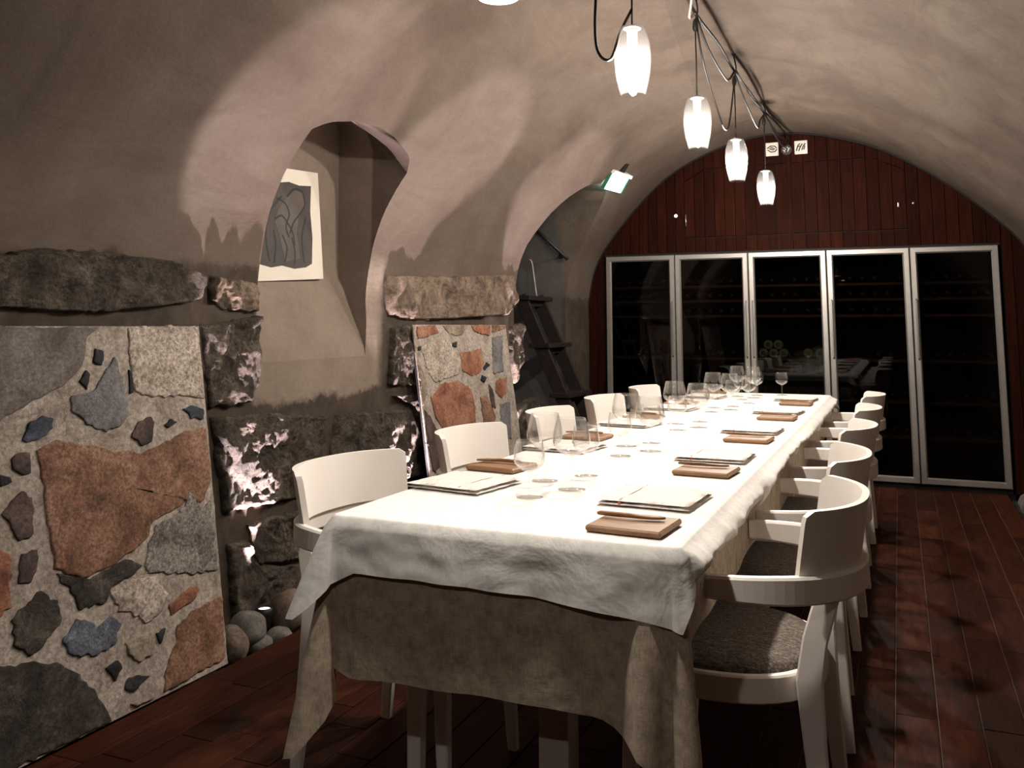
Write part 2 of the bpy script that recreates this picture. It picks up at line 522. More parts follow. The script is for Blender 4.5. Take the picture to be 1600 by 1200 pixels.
def z_top(y):
    if y <= NICHE[0]: return 2.0
    if y <= NICHE[1]: return lin(y, NICHE_TOP)
    if y < ARCH[0]:
        t = (y - NICHE[1]) / (ARCH[0] - NICHE[1])
        return 1.955 + (1.68 - 1.955) * t
    if y <= ARCH[1]:
        u = (y - 6.34) / 0.54
        return 1.68 + 0.565 * sqrt(max(0.0, 1 - u * u))
    return 1.68
Z_SILL = 1.04
ys = [Y_FRONT + (3.05 - Y_FRONT) * i / 60 for i in range(60)]
ys += [3.05 + 0.85 * i / 17 for i in range(17)]
ys += [3.90 + 1.90 * i / 24 for i in range(24)]
ys += [6.34 - 0.54 * cos(pi * i / 22) for i in range(22)]
ys += [6.88 + (Y_END - 6.88) * i / 8 for i in range(9)]
RB, RM, RT = 12, 18, 70
NR = RB + RM + RT + 1
def vault_point(y, r):
    sb = s_of_z(Z_SILL); st = s_of_z(z_top(y))
    if r <= RB: s = sb * r / RB
    elif r <= RB + RM: s = sb + (st - sb) * (r - RB) / RM
    else: s = st + (S_TOTAL - st) * (r - RB - RM) / RT
    return s
def plaster_bump(p):
    return (noise.noise(p * 1.4) * 0.014 + noise.noise(p * 4.0 + Vector((9, 2, 4))) * 0.007 + noise.noise(p * 11.0) * 0.0025)
V = []; 
for y in ys:
    for r in range(NR):
        s = vault_point(y, r)
        x, z = at_s(s)
        x2, z2 = at_s(s + 0.02); x1, z1 = at_s(s - 0.02)
        tx, tz = x2 - x1, z2 - z1
        l = hypot(tx, tz) or 1
        nx, nz = tz / l, -tx / l
        d = plaster_bump(Vector((x, y, z)))
        if y > 7.2: d *= max(0.0, (7.47 - y) / 0.27)
        if r == 0 or r == NR - 1: nz = 0
        V.append(Vector((x + nx * d, y, z + nz * d)))
NC = len(ys)
def vid(c, r): return c * NR + r
def in_niche(c, r):
    ym = (ys[c] + ys[c + 1]) / 2
    return NICHE[0] < ym < NICHE[1] and RB <= r < RB + RM
def in_arch(c, r):
    ym = (ys[c] + ys[c + 1]) / 2
    return ARCH[0] < ym < ARCH[1] and r < RB + RM
def niche_back(z):
    return lin(z, [(1.04, -2.462), (1.10, -2.475), (1.25, -2.54), (1.392, -2.60), (1.425, -2.634), (1.55, -2.64), (2.2, -2.645)])
F = []; row_of = []
hidden = {}
def back_vert(c, r, which):
    k = (c, r, which)
    if k not in hidden:
        p = V[vid(c, r)]
        if which == 'n':
            q = Vector((niche_back(p.z), p.y, p.z + 0.26 * max(0.0, (r - RB) / RM) ** 3)) + Vector((noise.noise(p * 5) * 0.008, 0, 0))
        else:
            q = Vector((-3.35 + noise.noise(p * 3) * 0.02, p.y, p.z))
        hidden[k] = len(V); V.append(q)
    return hidden[k]
EXTRA = []
for c in range(NC - 1):
    for r in range(NR - 1):
        q = [(c, r), (c + 1, r), (c + 1, r + 1), (c, r + 1)]
        wn = 'n' if in_niche(c, r) else ('a' if in_arch(c, r) else None)
        if wn is None:
            F.append(tuple(vid(*t) for t in q)); row_of.append(r)
            continue
        inside = in_niche if wn == 'n' else in_arch
        F.append(tuple(back_vert(a, b, wn) for a, b in q)); row_of.append(0)
        for (dc, dr), (i, j) in {(-1, 0): (3, 0), (1, 0): (1, 2), (0, -1): (0, 1), (0, 1): (2, 3)}.items():
            cc, rr = c + dc, r + dr
            ok = 0 <= cc < NC - 1 and 0 <= rr < NR - 1 and inside(cc, rr)
            if not ok and not (wn == 'a' and dr == -1):
                a, b = q[i], q[j]
                if wn == 'a' and dc != 0 or wn == 'a':
                    # passage sides, split so that they take relief
                    steps = 6
                    prev = (vid(*a), vid(*b))
                    for k in range(1, steps + 1):
                        t = k / steps
                        if k == steps: cur = (back_vert(a[0], a[1], 'a'), back_vert(b[0], b[1], 'a'))
                        else:
                            ids = []
                            for e in (a, b):
                                key = (e[0], e[1], 'm%d' % k)
                                if key not in hidden:
                                    p = V[vid(*e)].lerp(Vector((-3.35, ys[e[0]], V[vid(*e)].z)), t)
                                    n = noise.noise(p * 4) * 0.012
                                    hidden[key] = len(V); V.append(p + Vector((0, n, n * 0.3)))
                                ids.append(hidden[key])
                            cur = tuple(ids)
                        F.append((prev[0], prev[1], cur[1], cur[0])); row_of.append(0)
                        prev = cur
                else:
                    F.append((vid(*a), vid(*b), back_vert(b[0], b[1], wn), back_vert(a[0], a[1], wn))); row_of.append(0)

def wall_material():
    m, nt, b = new_mat('wall_mix')
    b.inputs['Roughness'].default_value = 0.88
    b.inputs['Specular IOR Level'].default_value = 0.25
    v = coords(nt); vs = coords(nt, (1.0, 0.35, 1.0))
    f = noise_tex(nt, v, 1.3, 8, 0.62, 0.4)
    pl = ramp(nt, f, [(0.36, (0.07562, 0.05423, 0.04062)), (0.5, (0.1081, 0.08132, 0.06275)), (0.64, (0.1271, 0.1006, 0.07876))])
    f2 = noise_tex(nt, vs, 5.0, 8, 0.7, 1.2)
    pl = mixc(nt, ramp(nt, f2, [(0.45, (0, 0, 0)), (0.68, (0.6, 0.6, 0.6))]), pl, (0.09, 0.058, 0.045))
    g = noise_tex(nt, v, 6, 10, 0.7, 0.5)
    mo = ramp(nt, g, [(0.3, (0.02702, 0.01808, 0.01231)), (0.52, (0.05675, 0.04131, 0.02954)), (0.75, (0.08371, 0.06455, 0.04801))])
    gr = ramp(nt, noise_tex(nt, v, 3, 8, 0.6), [(0.3, (0.06213, 0.05423, 0.04925)), (0.7, (0.1027, 0.09559, 0.09108))])
    sep = nt.nodes.new('ShaderNodeSeparateXYZ'); nt.links.new(v, sep.inputs[0])
    def math(op, a, b_):
        n = nt.nodes.new('ShaderNodeMath'); n.operation = op
        for i, q in enumerate((a, b_)):
            if isinstance(q, (int, float)): n.inputs[i].default_value = q
            else: nt.links.new(q, n.inputs[i])
        return n.outputs[0]
    def smooth(val, a, b_):
        n = nt.nodes.new('ShaderNodeMapRange'); n.interpolation_type = 'SMOOTHSTEP'
        nt.links.new(val, n.inputs['Value']); n.inputs['From Min'].default_value = a; n.inputs['From Max'].default_value = b_
        return n.outputs[0]
    wob = math('MULTIPLY', math('SUBTRACT', noise_tex(nt, v, 5, 6, 0.7), 0.5), 0.22)
    zz = math('ADD', sep.outputs['Z'], wob); yy = math('ADD', sep.outputs['Y'], math('MULTIPLY', wob, 0.5))
    low = math('SUBTRACT', 1.0, smooth(zz, 1.40, 1.45))
    nich = math('MULTIPLY', math('MULTIPLY', smooth(yy, 3.03, 3.06), math('SUBTRACT', 1.0, smooth(yy, 4.02, 4.08))), smooth(zz, 0.85, 0.88))
    mask = math('MULTIPLY', low, math('SUBTRACT', 1.0, nich))
    deep = math('MULTIPLY', smooth(math('MULTIPLY', sep.outputs['X'], -1.0), 2.47, 2.52), smooth(sep.outputs['Y'], 5.0, 5.1))
    base = mixc(nt, mask, pl, mo)
    base = mixc(nt, deep, base, gr)  # passage greyed: its cool light is put into the plaster colour
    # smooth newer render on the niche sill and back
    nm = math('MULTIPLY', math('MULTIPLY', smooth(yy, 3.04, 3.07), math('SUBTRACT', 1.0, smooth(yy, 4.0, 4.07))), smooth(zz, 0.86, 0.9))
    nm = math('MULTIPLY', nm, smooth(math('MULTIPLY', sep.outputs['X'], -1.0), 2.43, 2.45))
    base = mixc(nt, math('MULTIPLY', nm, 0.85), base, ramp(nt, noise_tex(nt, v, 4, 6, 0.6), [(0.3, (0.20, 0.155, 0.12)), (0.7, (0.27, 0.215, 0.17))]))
    f3 = noise_tex(nt, v, 45, 4, 0.6)
    base = mixc(nt, 0.25, base, ramp(nt, f3, [(0.3, (0.55, 0.5, 0.45)), (0.7, (1, 1, 1))]), 'MULTIPLY')
    nt.links.new(base, b.inputs['Base Color'])
    p = bump(nt, b, noise_tex(nt, vs, 7, 6, 0.6, 0.3), 0.28, 0.03)
    bump(nt, b, noise_tex(nt, v, 70, 6, 0.6), 0.25, 0.006, p)
wall_material()

full = mesh_of('vault_full', V, F)
normals = [v.normal.copy() for v in full.vertices]
bpy.data.meshes.remove(full)
def sub_mesh(name, lo, hi, mat):
    ids = {}; vs = []; fs = []
    for f, r in zip(F, row_of):
        if lo <= r < hi:
            g = []
            for i in f:
                if i not in ids:
                    ids[i] = len(vs); vs.append(V[i])
                g.append(ids[i])
            fs.append(tuple(reversed(g)))
    me = mesh_of(name, vs, fs)
    me.polygons.foreach_set('use_smooth', [True] * len(fs))
    if name != 'wall_left':
        inv = {b: a for a, b in ids.items()}
        me.normals_split_custom_set_from_vertices([tuple(-normals[inv[i]]) for i in range(len(vs))])
    else:
        me.set_sharp_from_angle(angle=radians(50))
    return link(name, me, mat, kind='structure')
R1 = RB + RM + 20; R2 = RB + RM + 44
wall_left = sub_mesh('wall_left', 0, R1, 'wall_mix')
ceiling = sub_mesh('ceiling', R1, R2, 'plaster')
wall_right = sub_mesh('wall_right', R2, NR, 'plaster')

# back wall behind the camera
poly = [(x, z) for x, z in _arc]
wb = link('wall_back', prism('wall_back', poly, Y_FRONT - 0.1, Y_FRONT, 'y'), 'plaster', kind='structure')

# ------------------------------------------------------------------ rough stones in the left wall
WALL_STONES = [('A', [(1.621, 1.376), (1.868, 1.401), (1.998, 1.431), (2.141, 1.434), (2.299, 1.435), (2.505, 1.432), (2.731, 1.391), (2.73, 1.299), (2.61, 1.274), (2.232, 1.236), (2.011, 1.238), (1.88, 1.244), (1.632, 1.234)]), ('B', [(2.767, 1.382), (3.031, 1.369), (3.037, 1.25), (2.854, 1.255), (2.751, 1.288)]), ('C', [(2.715, 1.194), (3.038, 1.232), (3.052, 0.953), (3.001, 0.879), (2.782, 0.876)]), ('D', [(2.791, 0.841), (3.154, 0.825), (3.524, 0.781), (3.505, 0.526), (3.403, 0.445), (3.09, 0.459), (2.883, 0.471)]), ('E', [(3.637, 0.777), (3.963, 0.768), (4.326, 0.744), (4.465, 0.559), (4.543, 0.376), (4.162, 0.392), (3.743, 0.522), (3.56, 0.513)]), ('F', [(3.03, 0.394), (3.175, 0.402), (3.472, 0.386), (3.545, 0.294), (3.511, 0.167), (3.102, 0.228)]), ('G', [(2.912, 0.344), (3.017, 0.334), (3.07, 0.223), (3.454, 0.146), (3.413, 0.021), (3.236, 0.016), (2.958, 0.039)]), ('H', [(4.052, 1.455), (4.796, 1.486), (5.77, 1.554), (5.839, 1.369), (5.659, 1.269), (4.8, 1.236), (4.271, 1.224), (4.097, 1.25)]), ('I', [(4.125, 1.183), (4.348, 1.201), (4.407, 0.869), (4.121, 0.885)]), ('J', [(4.162, 0.83), (4.408, 0.827), (4.463, 0.663), (4.353, 0.762)]), ('K', [(3.533, 0.106), (3.757, 0.164), (3.928, 0.098), (3.877, -0.1), (3.461, -0.019)]), ('L', [(5.703, 1.191), (5.908, 1.209), (5.908, 0.923), (5.793, 0.797), (5.725, 0.973)]), ('M', [(5.77, 0.625), (6.186, 0.682), (6.377, 0.388), (5.883, 0.354)])]
for i, (k, pl) in enumerate(WALL_STONES):
    big = k in 'ADEH'
    me = stone_mesh('stone', [(a, b) for a, b in pl], 0.035 if big else 0.028, i + 3, 110 if big else 80, 26 if big else 18, 0.030 if k not in 'HA' else 0.024, 0.014, -0.03, 9)
    o = link('stone', me, 'wall_rock_warm' if k in 'BH' else 'wall_rock', wall_left, smooth=True)
    o.matrix_local = Matrix(((0, 0, 1, -2.458), (1, 0, 0, 0), (0, 1, 0, 0), (0, 0, 0, 1)))

# ------------------------------------------------------------------ floor
FX0, FX1 = -2.235, 0.66
fl = link('floor', box_mesh('floor', FX0, FX1, Y_FRONT, 7.48, -0.06, -0.0045), 'floor_grout', kind='structure')
PW = 0.1206
ncol = int(round((FX1 - FX0) / PW)); PW = (FX1 - FX0) / ncol
plank_cache = {}
def plank_mesh(L):
    k = round(L, 2)
    if k not in plank_cache:
        plank_cache[k] = box_mesh('plank', -PW / 2 + 0.0019, PW / 2 - 0.0019, -k / 2 + 0.0015, k / 2 - 0.0015, -0.02, 0.0, 0.0016, 1)
    return plank_cache[k]
rnd = random.Random(3)
stuff = []
for c in range(ncol):
    y = 7.475
    x = FX0 + (c + 0.5) * PW
    while y > Y_FRONT:
        L = rnd.choice([0.42, 0.54, 0.62, 0.74, 0.86, 0.98])
        if y - L < Y_FRONT: L = round(y - Y_FRONT, 2)
        if L < 0.05: break
        if y > 1.45:
            o = link('plank', plank_mesh(L), 'floor_wood', fl, (x, y - L / 2, rnd.uniform(-0.0015, 0.0008)), (rnd.uniform(-0.002, 0.002), rnd.uniform(-0.006, 0.006), 0))
        else:
            stuff.append(box_mesh('p', x - PW / 2 + 0.0014, x + PW / 2 - 0.0014, y - L + 0.0012, y - 0.0012, -0.02, 0))
        y -= L
link('plank_field', join_meshes('plank_field', stuff), 'floor_wood', fl, kind='stuff')
# sunken gravel strips along both walls
link('trim_1', box_mesh('trim_1', -2.50, FX0, Y_FRONT, 7.48, -0.10, -0.045), 'gravel_bed', kind='structure')
link('trim_2', box_mesh('trim_2', FX1, 1.08, Y_FRONT, 7.48, -0.10, -0.045), 'gravel_bed', kind='structure')
link('trim_3', box_mesh('trim_3', -3.45, -2.50, 5.7, 7.0, -0.10, -0.02), 'floor_grout', kind='structure')

# ------------------------------------------------------------------ boarded end wall
YW = 7.462
back_poly = [(-2.46, 0.0), (-2.315, 0.0), (-2.315, 1.80), (0.72, 1.80), (0.72, 0.0), (1.03, 0.0)]
up = [(x, z) for x, z in reversed(_arc) if z > 0.3]
back_poly = back_poly + up
wf = link('wall_far', prism('wall_far', back_poly, YW + 0.022, YW + 0.05, 'y'), 'cabinet_black', kind='structure')
Z0 = 1.803
H_LEFT = [(-1.605, 1.927), (-0.772, 1.93), (-0.772, 2.50), (-1.43, 2.50), (-1.605, 2.395)]
H_RIGHT = [(-0.735, 1.93), (0.098, 1.935), (0.098, 2.386), (-0.127, 2.50), (-0.735, 2.50)]
def edges(a, b, w):
    n = max(1, int(round((b - a) / w))); return [a + (b - a) * i / n for i in range(n)]
bx = edges(-2.315, -1.605, 0.079) + edges(-1.605, -0.772, 0.0835) + [-0.772] + edges(-0.735, 0.098, 0.0925) + edges(0.098, 0.72, 0.0895) + [0.72]
def board_between(a, b, lo, hi, d0, d1, mat, parent, gap=0.0022):
    """board from lo(x) to hi(x)"""
    a += gap; b -= gap
    m = (a + b) / 2
    pl = [(a, lo(a)), (b, lo(b)), (b, hi(b)), (m, hi(m)), (a, hi(a))]
    return link('board', prism('board', pl, d0, d1, 'y'), mat, parent)
arch = lambda x: arch_z(x) - 0.012
h_objs = []
for hp, lab in ((H_LEFT, 'left wooden hatch in the boarded wall, with a small pull handle'),
                (H_RIGHT, 'right wooden hatch in the boarded wall, with a chamfered top right corner')):
    h_objs.append(empty('wall_hatch', ((hp[0][0] + hp[1][0]) / 2, YW, hp[0][1]), lab, 'hatch'))
def hatch_top(hp, x):
    pts = sorted([p for p in hp if p[1] > 2.2])
    return lin(x, pts)
for a, b in zip(bx[:-1], bx[1:]):
    m = (a + b) / 2
    for hp, ho in zip((H_LEFT, H_RIGHT), h_objs):
        if hp[0][0] - 1e-6 < m < hp[1][0] + 1e-6:
            bot = lambda x, hp=hp: hp[0][1] - 0.004
            top = lambda x, hp=hp: hatch_top(hp, x)
            board_between(a, b, lambda x: Z0, bot, YW, YW + 0.022, 'wall_wood', wf)
            o = board_between(a, b, lambda x: hp[0][1] + 0.004, lambda x: top(x) - 0.004, YW - 0.004, YW + 0.022, 'wall_wood', ho)
            o.matrix_local = Matrix.Translation(-ho.location)
            if arch(m) - top(m) > 0.03:
                board_between(a, b, lambda x: top(x) + 0.004, arch, YW, YW + 0.022, 'wall_wood', wf)
            break
    else:
        board_between(a, b, lambda x: Z0, arch, YW, YW + 0.022, 'wall_wood', wf)
for a, b in ((-2.452, -2.385), (-2.385, -2.318), (0.722, 0.79), (0.79, 0.87), (0.87, 0.95), (0.95, 1.005)):
    board_between(a, b, lambda x: 0.0, arch, YW, YW + 0.022, 'wall_wood', wf)
# dark rounded bead where the boards meet the vault
pts = [(x, YW - 0.004, z - 0.006) for x, z in _arc if z > 1.15]
link('bead', sweep('bead', pts, circle(0.009, 6)), 'cabinet_black', wf, smooth=True)
# pull of the left hatch, knobs
hl, hr = h_objs
def child_at(o, parent):
    o.parent = parent; o.matrix_local = Matrix.Translation(-parent.location)
    return o
child_at(link('pull_handle', sweep('pull_handle', [(-1.593, YW - 0.006, 2.02), (-1.593, YW - 0.024, 2.03), (-1.593, YW - 0.024, 2.115), (-1.593, YW - 0.006, 2.125)], circle(0.005, 8)), 'steel_handle', smooth=True), hl)
child_at(link('knob', box_mesh('knob', 0.036, 0.05, YW - 0.018, YW - 0.003, 2.10, 2.135, 0.004), 'steel_handle'), hr)
k = lathe('wall_lamp', [(0.0, 0.0), (0.012, 0.0), (0.014, 0.006), (0.010, 0.012), (0.0, 0.014)], 12)
o = tag(link('indicator_lamp', k, 'indicator_glow', None, (-1.68, YW, 2.115), (pi / 2, 0, 0), True), 'tiny round bright indicator lamp on the boards beside the left hatch', 'lamp')
k = lathe('hook', [(0.0, 0.0), (0.010, 0.0), (0.012, 0.006), (0.008, 0.012), (0.0, 0.014)], 12)
tag(link('screw_cap', k, 'steel_handle', None, (0.148, YW, 2.125), (pi / 2, 0, 0), True), 'small round metal cap on the boards right of the right hatch', 'cap')

# two little plaques and a round emblem near the top of the boards
def plaque(x, z, strokes, label):
    e = empty('wall_plaque', (x, YW, z), label, 'sign')
    link('plate', box_mesh('plate', -0.05, 0.05, -0.012, 0.0, -0.055, 0.055, 0.003, 1), 'sign_white', e)
    for s in strokes:
        link('mark', sweep('mark', [(a, -0.0135, b) for a, b in s], circle(0.0045, 6)), 'sign_ink', e)
plaque(-0.879, 2.622, [[(-0.036, 0.008), (-0.01, 0.026), (0.024, 0.022), (0.036, 0.004)], [(-0.034, -0.006), (-0.006, -0.026), (0.026, -0.02), (0.038, -0.004)], [(-0.02, 0.004), (0.004, -0.006), (0.024, 0.002)], [(-0.012, 0.014), (0.014, 0.006)]],
       'square white plaque with dark swirling lines, left of the round emblem')
plaque(-0.654, 2.621, [[(-0.036, -0.028), (-0.022, 0.018), (-0.006, 0.03)], [(-0.018, -0.03), (-0.006, 0.0), (0.012, 0.028)], [(0.006, -0.024), (0.016, 0.004), (0.034, 0.03)], [(0.022, -0.02), (0.03, 0.01)], [(-0.03, 0.006), (0.0, 0.008)]],
       'square white plaque with slanting dark strokes, right of the round emblem')
e = empty('wall_emblem', (-0.766, YW, 2.61), 'small dark round emblem with pale marks between the two plaques', 'sign')
link('disc', lathe('disc', [(0, 0.0), (0.04, 0.0), (0.044, 0.006), (0.04, 0.012), (0, 0.013)], 20), 'sign_ink', e, (0, 0, 0), (pi / 2, 0, 0))
for s in ([(-0.022, 0.016), (-0.004, 0.004), (-0.02, -0.012)], [(0.006, 0.02), (0.02, 0.002), (0.008, -0.018)], [(-0.026, 0.0), (-0.012, -0.022)], [(0.012, -0.004), (0.026, 0.012)]):
    link('mark', sweep('mark', [(a, -0.0145, b) for a, b in s], circle(0.0035, 6)), 'sign_white', e)

# ------------------------------------------------------------------ wine cabinets
X0, WD = -2.2977, 0.6
ZB, ZT = 0.038, 1.786
CAB = ['far left wine cabinet with dark glass door, half behind the white chairs', 'second wine cabinet from the left, dark glass door with handle on its right',
       'middle wine cabinet whose dark glass shows pale bottle ends', 'fourth wine cabinet from the left behind the table end, handle on its left', 'far right wine cabinet with tall dark glass door beside the bare floor']
SHELF_Z = [1.52, 1.40, 1.275, 0.93, 0.62, 0.36]
def frame_mesh(w, z0, z1, t, d0, d1):
    o = [(0.0, z0), (w, z0), (w, z1), (0.0, z1)]; i = [(t, z0 + t), (w - t, z0 + t), (w - t, z1 - t), (t, z1 - t)]
    b = 0.005
    lay = [(o, d1), (o, d0 + b), ([(b, z0 + b), (w - b, z0 + b), (w - b, z1 - b), (b, z1 - b)], d0),
           ([(t - 2 * b, z0 + t - 2 * b), (w - t + 2 * b, z0 + t - 2 * b), (w - t + 2 * b, z1 - t + 2 * b), (t - 2 * b, z1 - t + 2 * b)], d0), (i, d0 + 0.012), (i, d1)]
    verts = [(a, d, c) for pl, d in lay for a, c in pl]
    faces = []
    for l in range(len(lay) - 1):
        for j in range(4):
            faces.append((l * 4 + j, l * 4 + (j + 1) % 4, (l + 1) * 4 + (j + 1) % 4, (l + 1) * 4 + j))
    me = mesh_of('door_frame', verts, faces)
    bm = bmesh.new(); bm.from_mesh(me); bmesh.ops.recalc_face_normals(bm, faces=bm.faces[:]); bm.to_mesh(me); bm.free()
    return me
cabs = []
for i in range(5):
    x = X0 + i * WD
    c = empty('wine_cabinet', (x, YW, 0.0), CAB[i], 'cabinet', 'built-in wine cabinets along the end wall')
    cabs.append(c)
    t = 0.016
    body = [box_mesh('b', 0.002, WD - 0.002, 0.57, 0.585, 0.012, 1.80), box_mesh('b', 0.002, 0.002 + t, 0.012, 0.57, 0.012, 1.80), box_mesh('b', WD - t - 0.002, WD - 0.002, 0.012, 0.57, 0.012, 1.80),
            box_mesh('b', 0.002 + t, WD - t - 0.002, 0.012, 0.57, 1.785, 1.80), box_mesh('b', 0.002 + t, WD - t - 0.002, 0.012, 0.57, 0.012, 0.05)]
    link('body', join_meshes('body', body), 'cabinet_black', c)
    for z in SHELF_Z:
        s = link('shelf', box_mesh('shelf', 0.03, WD - 0.03, 0.06, 0.56, z - 0.011, z + 0.009), 'shelf_wood', c)
    g = 0.0035
    fr = link('door_frame', frame_mesh(WD - 2 * g, ZB, ZT, 0.047, -0.022, 0.008), 'aluminium', c, (g, 0, 0))
    fr['label'] = 'brushed aluminium door frame'
    link('glass_pane', box_mesh('glass_pane', 0.04, WD - 2 * g - 0.04, -0.004, -0.0005, ZB + 0.04, ZT - 0.04), 'glass_door', fr)
    hx = WD - 2 * g - 0.02 if i in (0, 1) else 0.026
    hd = link('handle', sweep('handle', [(hx, -0.02, 0.945), (hx, -0.05, 0.955), (hx, -0.05, 1.385), (hx, -0.02, 1.395)], rrect(0.012, 0.012, 0.003)), 'steel_handle', fr)
link('trim_4', box_mesh('trim_4', X0 - 0.015, X0 + 5 * WD + 0.015, YW + 0.004, YW + 0.02, ZT + 0.002, 1.806), 'cabinet_black', kind='structure')
link('trim_5', box_mesh('trim_5', X0, X0 + 5 * WD, YW + 0.006, YW + 0.02, 0.0, 0.012), 'cabinet_black', kind='structure')

# bottles lying on the cabinet shelves
bp = [(0.0, 0.012), (0.016, 0.006), (0.028, 0.0), (0.036, 0.003), (0.038, 0.012), (0.038, 0.19), (0.034, 0.212), (0.02, 0.238), (0.0145, 0.255), (0.0145, 0.296), (0.0165, 0.298), (0.0165, 0.306), (0.0, 0.307)]
bottle_me = lathe('wine_bottle', bp, 14)
foil_me = lathe('foil_cap', [(0.0155, 0.262), (0.0155, 0.297), (0.0175, 0.2985), (0.0175, 0.3075), (0.0, 0.3085)], 14)
base_me = lathe('bottle_foot', [(0.014, -0.0006), (0.028, -0.0022), (0.037, 0.001), (0.0386, 0.012), (0.0386, 0.02)], 16)
ring_me = lathe('bottle_foot_inner', [(0.0, 0.0085), (0.008, 0.0078)], 12)
def bottle(x, y, z, out, label, group, foot=False):
    # lying along y; out=-1: foot towards the room, out=+1: neck towards the room
    e = empty('wine_bottle', (x, y, z), label, 'bottle', group)
    rx = -pi / 2 if out < 0 else pi / 2
    b = link('glass_body', bottle_me, 'bottle_dark', e, (0, 0, 0), (rx, 0, 0), True)
    if out > 0:
        link('foil_cap', foil_me, 'bottle_foil', e, (0, 0, 0), (rx, 0, 0), True)
    if foot:
        f = link('foot_ring', base_me, 'bottle_base', e, (0, 0, 0), (rx, 0, 0), True)
        f['label'] = 'pale green glass foot'
        link('punt', ring_me, 'bottle_base', e, (0, 0, 0), (rx, 0, 0), True)
ORD = ['first', 'second', 'third', 'fourth', 'fifth', 'sixth']
CN = ['far left', 'second', 'middle', 'fourth', 'far right']
rb = random.Random(11)
for i in range(5):
    for z, nm in ((1.52, 'top'), (1.40, 'second'), (1.275, 'third'), (0.62, 'fifth'), (0.36, 'lowest')):
        if nm in ('third',) and i in (0, 4): continue
        for k in range(6):
            if rb.random() < 0.18: continue
            bottle(X0 + i * WD + 0.075 + k * 0.09, YW + 0.44, z + 0.0475, 1, 'dark wine bottle, %s place from left, %s shelf of the %s cabinet' % (ORD[k], nm, CN[i]), 'bottles on the %s shelf of the %s cabinet' % (nm, CN[i]))
for k in range(6):
    for i in (1, 3, 4):
        if rb.random() < 0.25: continue
        bottle(X0 + i * WD + 0.075 + k * 0.09, YW + 0.44, 0.93 + 0.0475, 1, 'dark wine bottle, %s place from left, fourth shelf of the %s cabinet' % (ORD[k], CN[i]), 'bottles on the fourth shelf of the %s cabinet' % CN[i])
bz = 0.93 + 0.0475
xs = X0 + 2 * WD
feet = [(0.085, bz, 'leftmost of the lower row'), (0.163, bz, 'second of the lower row'), (0.241, bz, 'third of the lower row'), (0.52, bz, 'lying alone at the right end of the shelf'),
        (0.124, bz + 0.0675, 'left one of the two stacked on top'), (0.202, bz + 0.0675, 'right one of the two stacked on top'), (0.43, bz, 'lying alone right of the stack')]
for dx, z, t in feet:
    bottle(xs + dx, YW + 0.09, z, -1, 'wine bottle with pale green foot outwards, ' + t, 'bottles with pale feet in the middle cabinet', True)

# masonry recess that holds the cabinets
link('wall_recess', join_meshes('wall_recess', [box_mesh('w', -2.46, 1.03, 8.07, 8.12, -0.06, 2.0), box_mesh('w', -2.46, -2.31, 7.53, 8.07, -0.06, 2.0), box_mesh('w', 0.715, 1.03, 7.53, 8.07, -0.06, 2.0), box_mesh('w', -2.31, 0.715, 7.53, 8.07, 1.82, 2.0), box_mesh('w', -2.31, 0.715, 7.48, 8.07, -0.06, -0.001)]), 'cabinet_black', kind='structure')
# ------------------------------------------------------------------ dining table and its two cloths
TX0, TX1, TY0, TY1, TZ = -1.235, -0.412, 1.815, 6.17, 0.755
tb = empty('dining_table', ((TX0 + TX1) / 2, (TY0 + TY1) / 2, 0), 'long dining table under two cloths, pale legs and post showing at its near end', 'table')
def loc_child(name, me, mat, parent, **kw):
    o = link(name, me, mat, parent, **kw)
    o.matrix_local = Matrix.Translation(-parent.location)
    return o
for i in range(3):
    a = TY0 + 0.012 + (TY1 - TY0 - 0.024) * i / 3; b = TY0 + 0.012 + (TY1 - TY0 - 0.024) * (i + 1) / 3
    loc_child('table_top', box_mesh('table_top', TX0 + 0.012, TX1 - 0.012, a + 0.002, b - 0.002, 0.722, 0.748, 0.004), 'table_frame', tb)
    loc_child('apron', box_mesh('apron', TX0 + 0.10, TX1 - 0.10, a + 0.10, b - 0.10, 0.66, 0.722), 'table_frame', tb)
    for lx in (-1.147, -0.50):
        for ly in ((a + 0.26,), (a + 0.26, b - 0.26), (b - 0.26,))[i]:
            loc_child('leg', sweep('leg', [(lx, ly, 0.0), (lx, ly, 0.70)], [rrect(0.034, 0.034, 0.004), rrect(0.046, 0.046, 0.004)], ups=(0, 1, 0)), 'chair_white', tb)
    loc_child('centre_post', box_mesh('centre_post', -0.768, -0.698, (a + b) / 2 - 0.60, (a + b) / 2 - 0.53, 0.0, 0.70, 0.004), 'table_frame', tb)
    loc_child('foot_rail', box_mesh('foot_rail', -1.10, -0.55, (a + b) / 2 - 0.60, (a + b) / 2 - 0.53, 0.0, 0.035, 0.004), 'table_frame', tb)

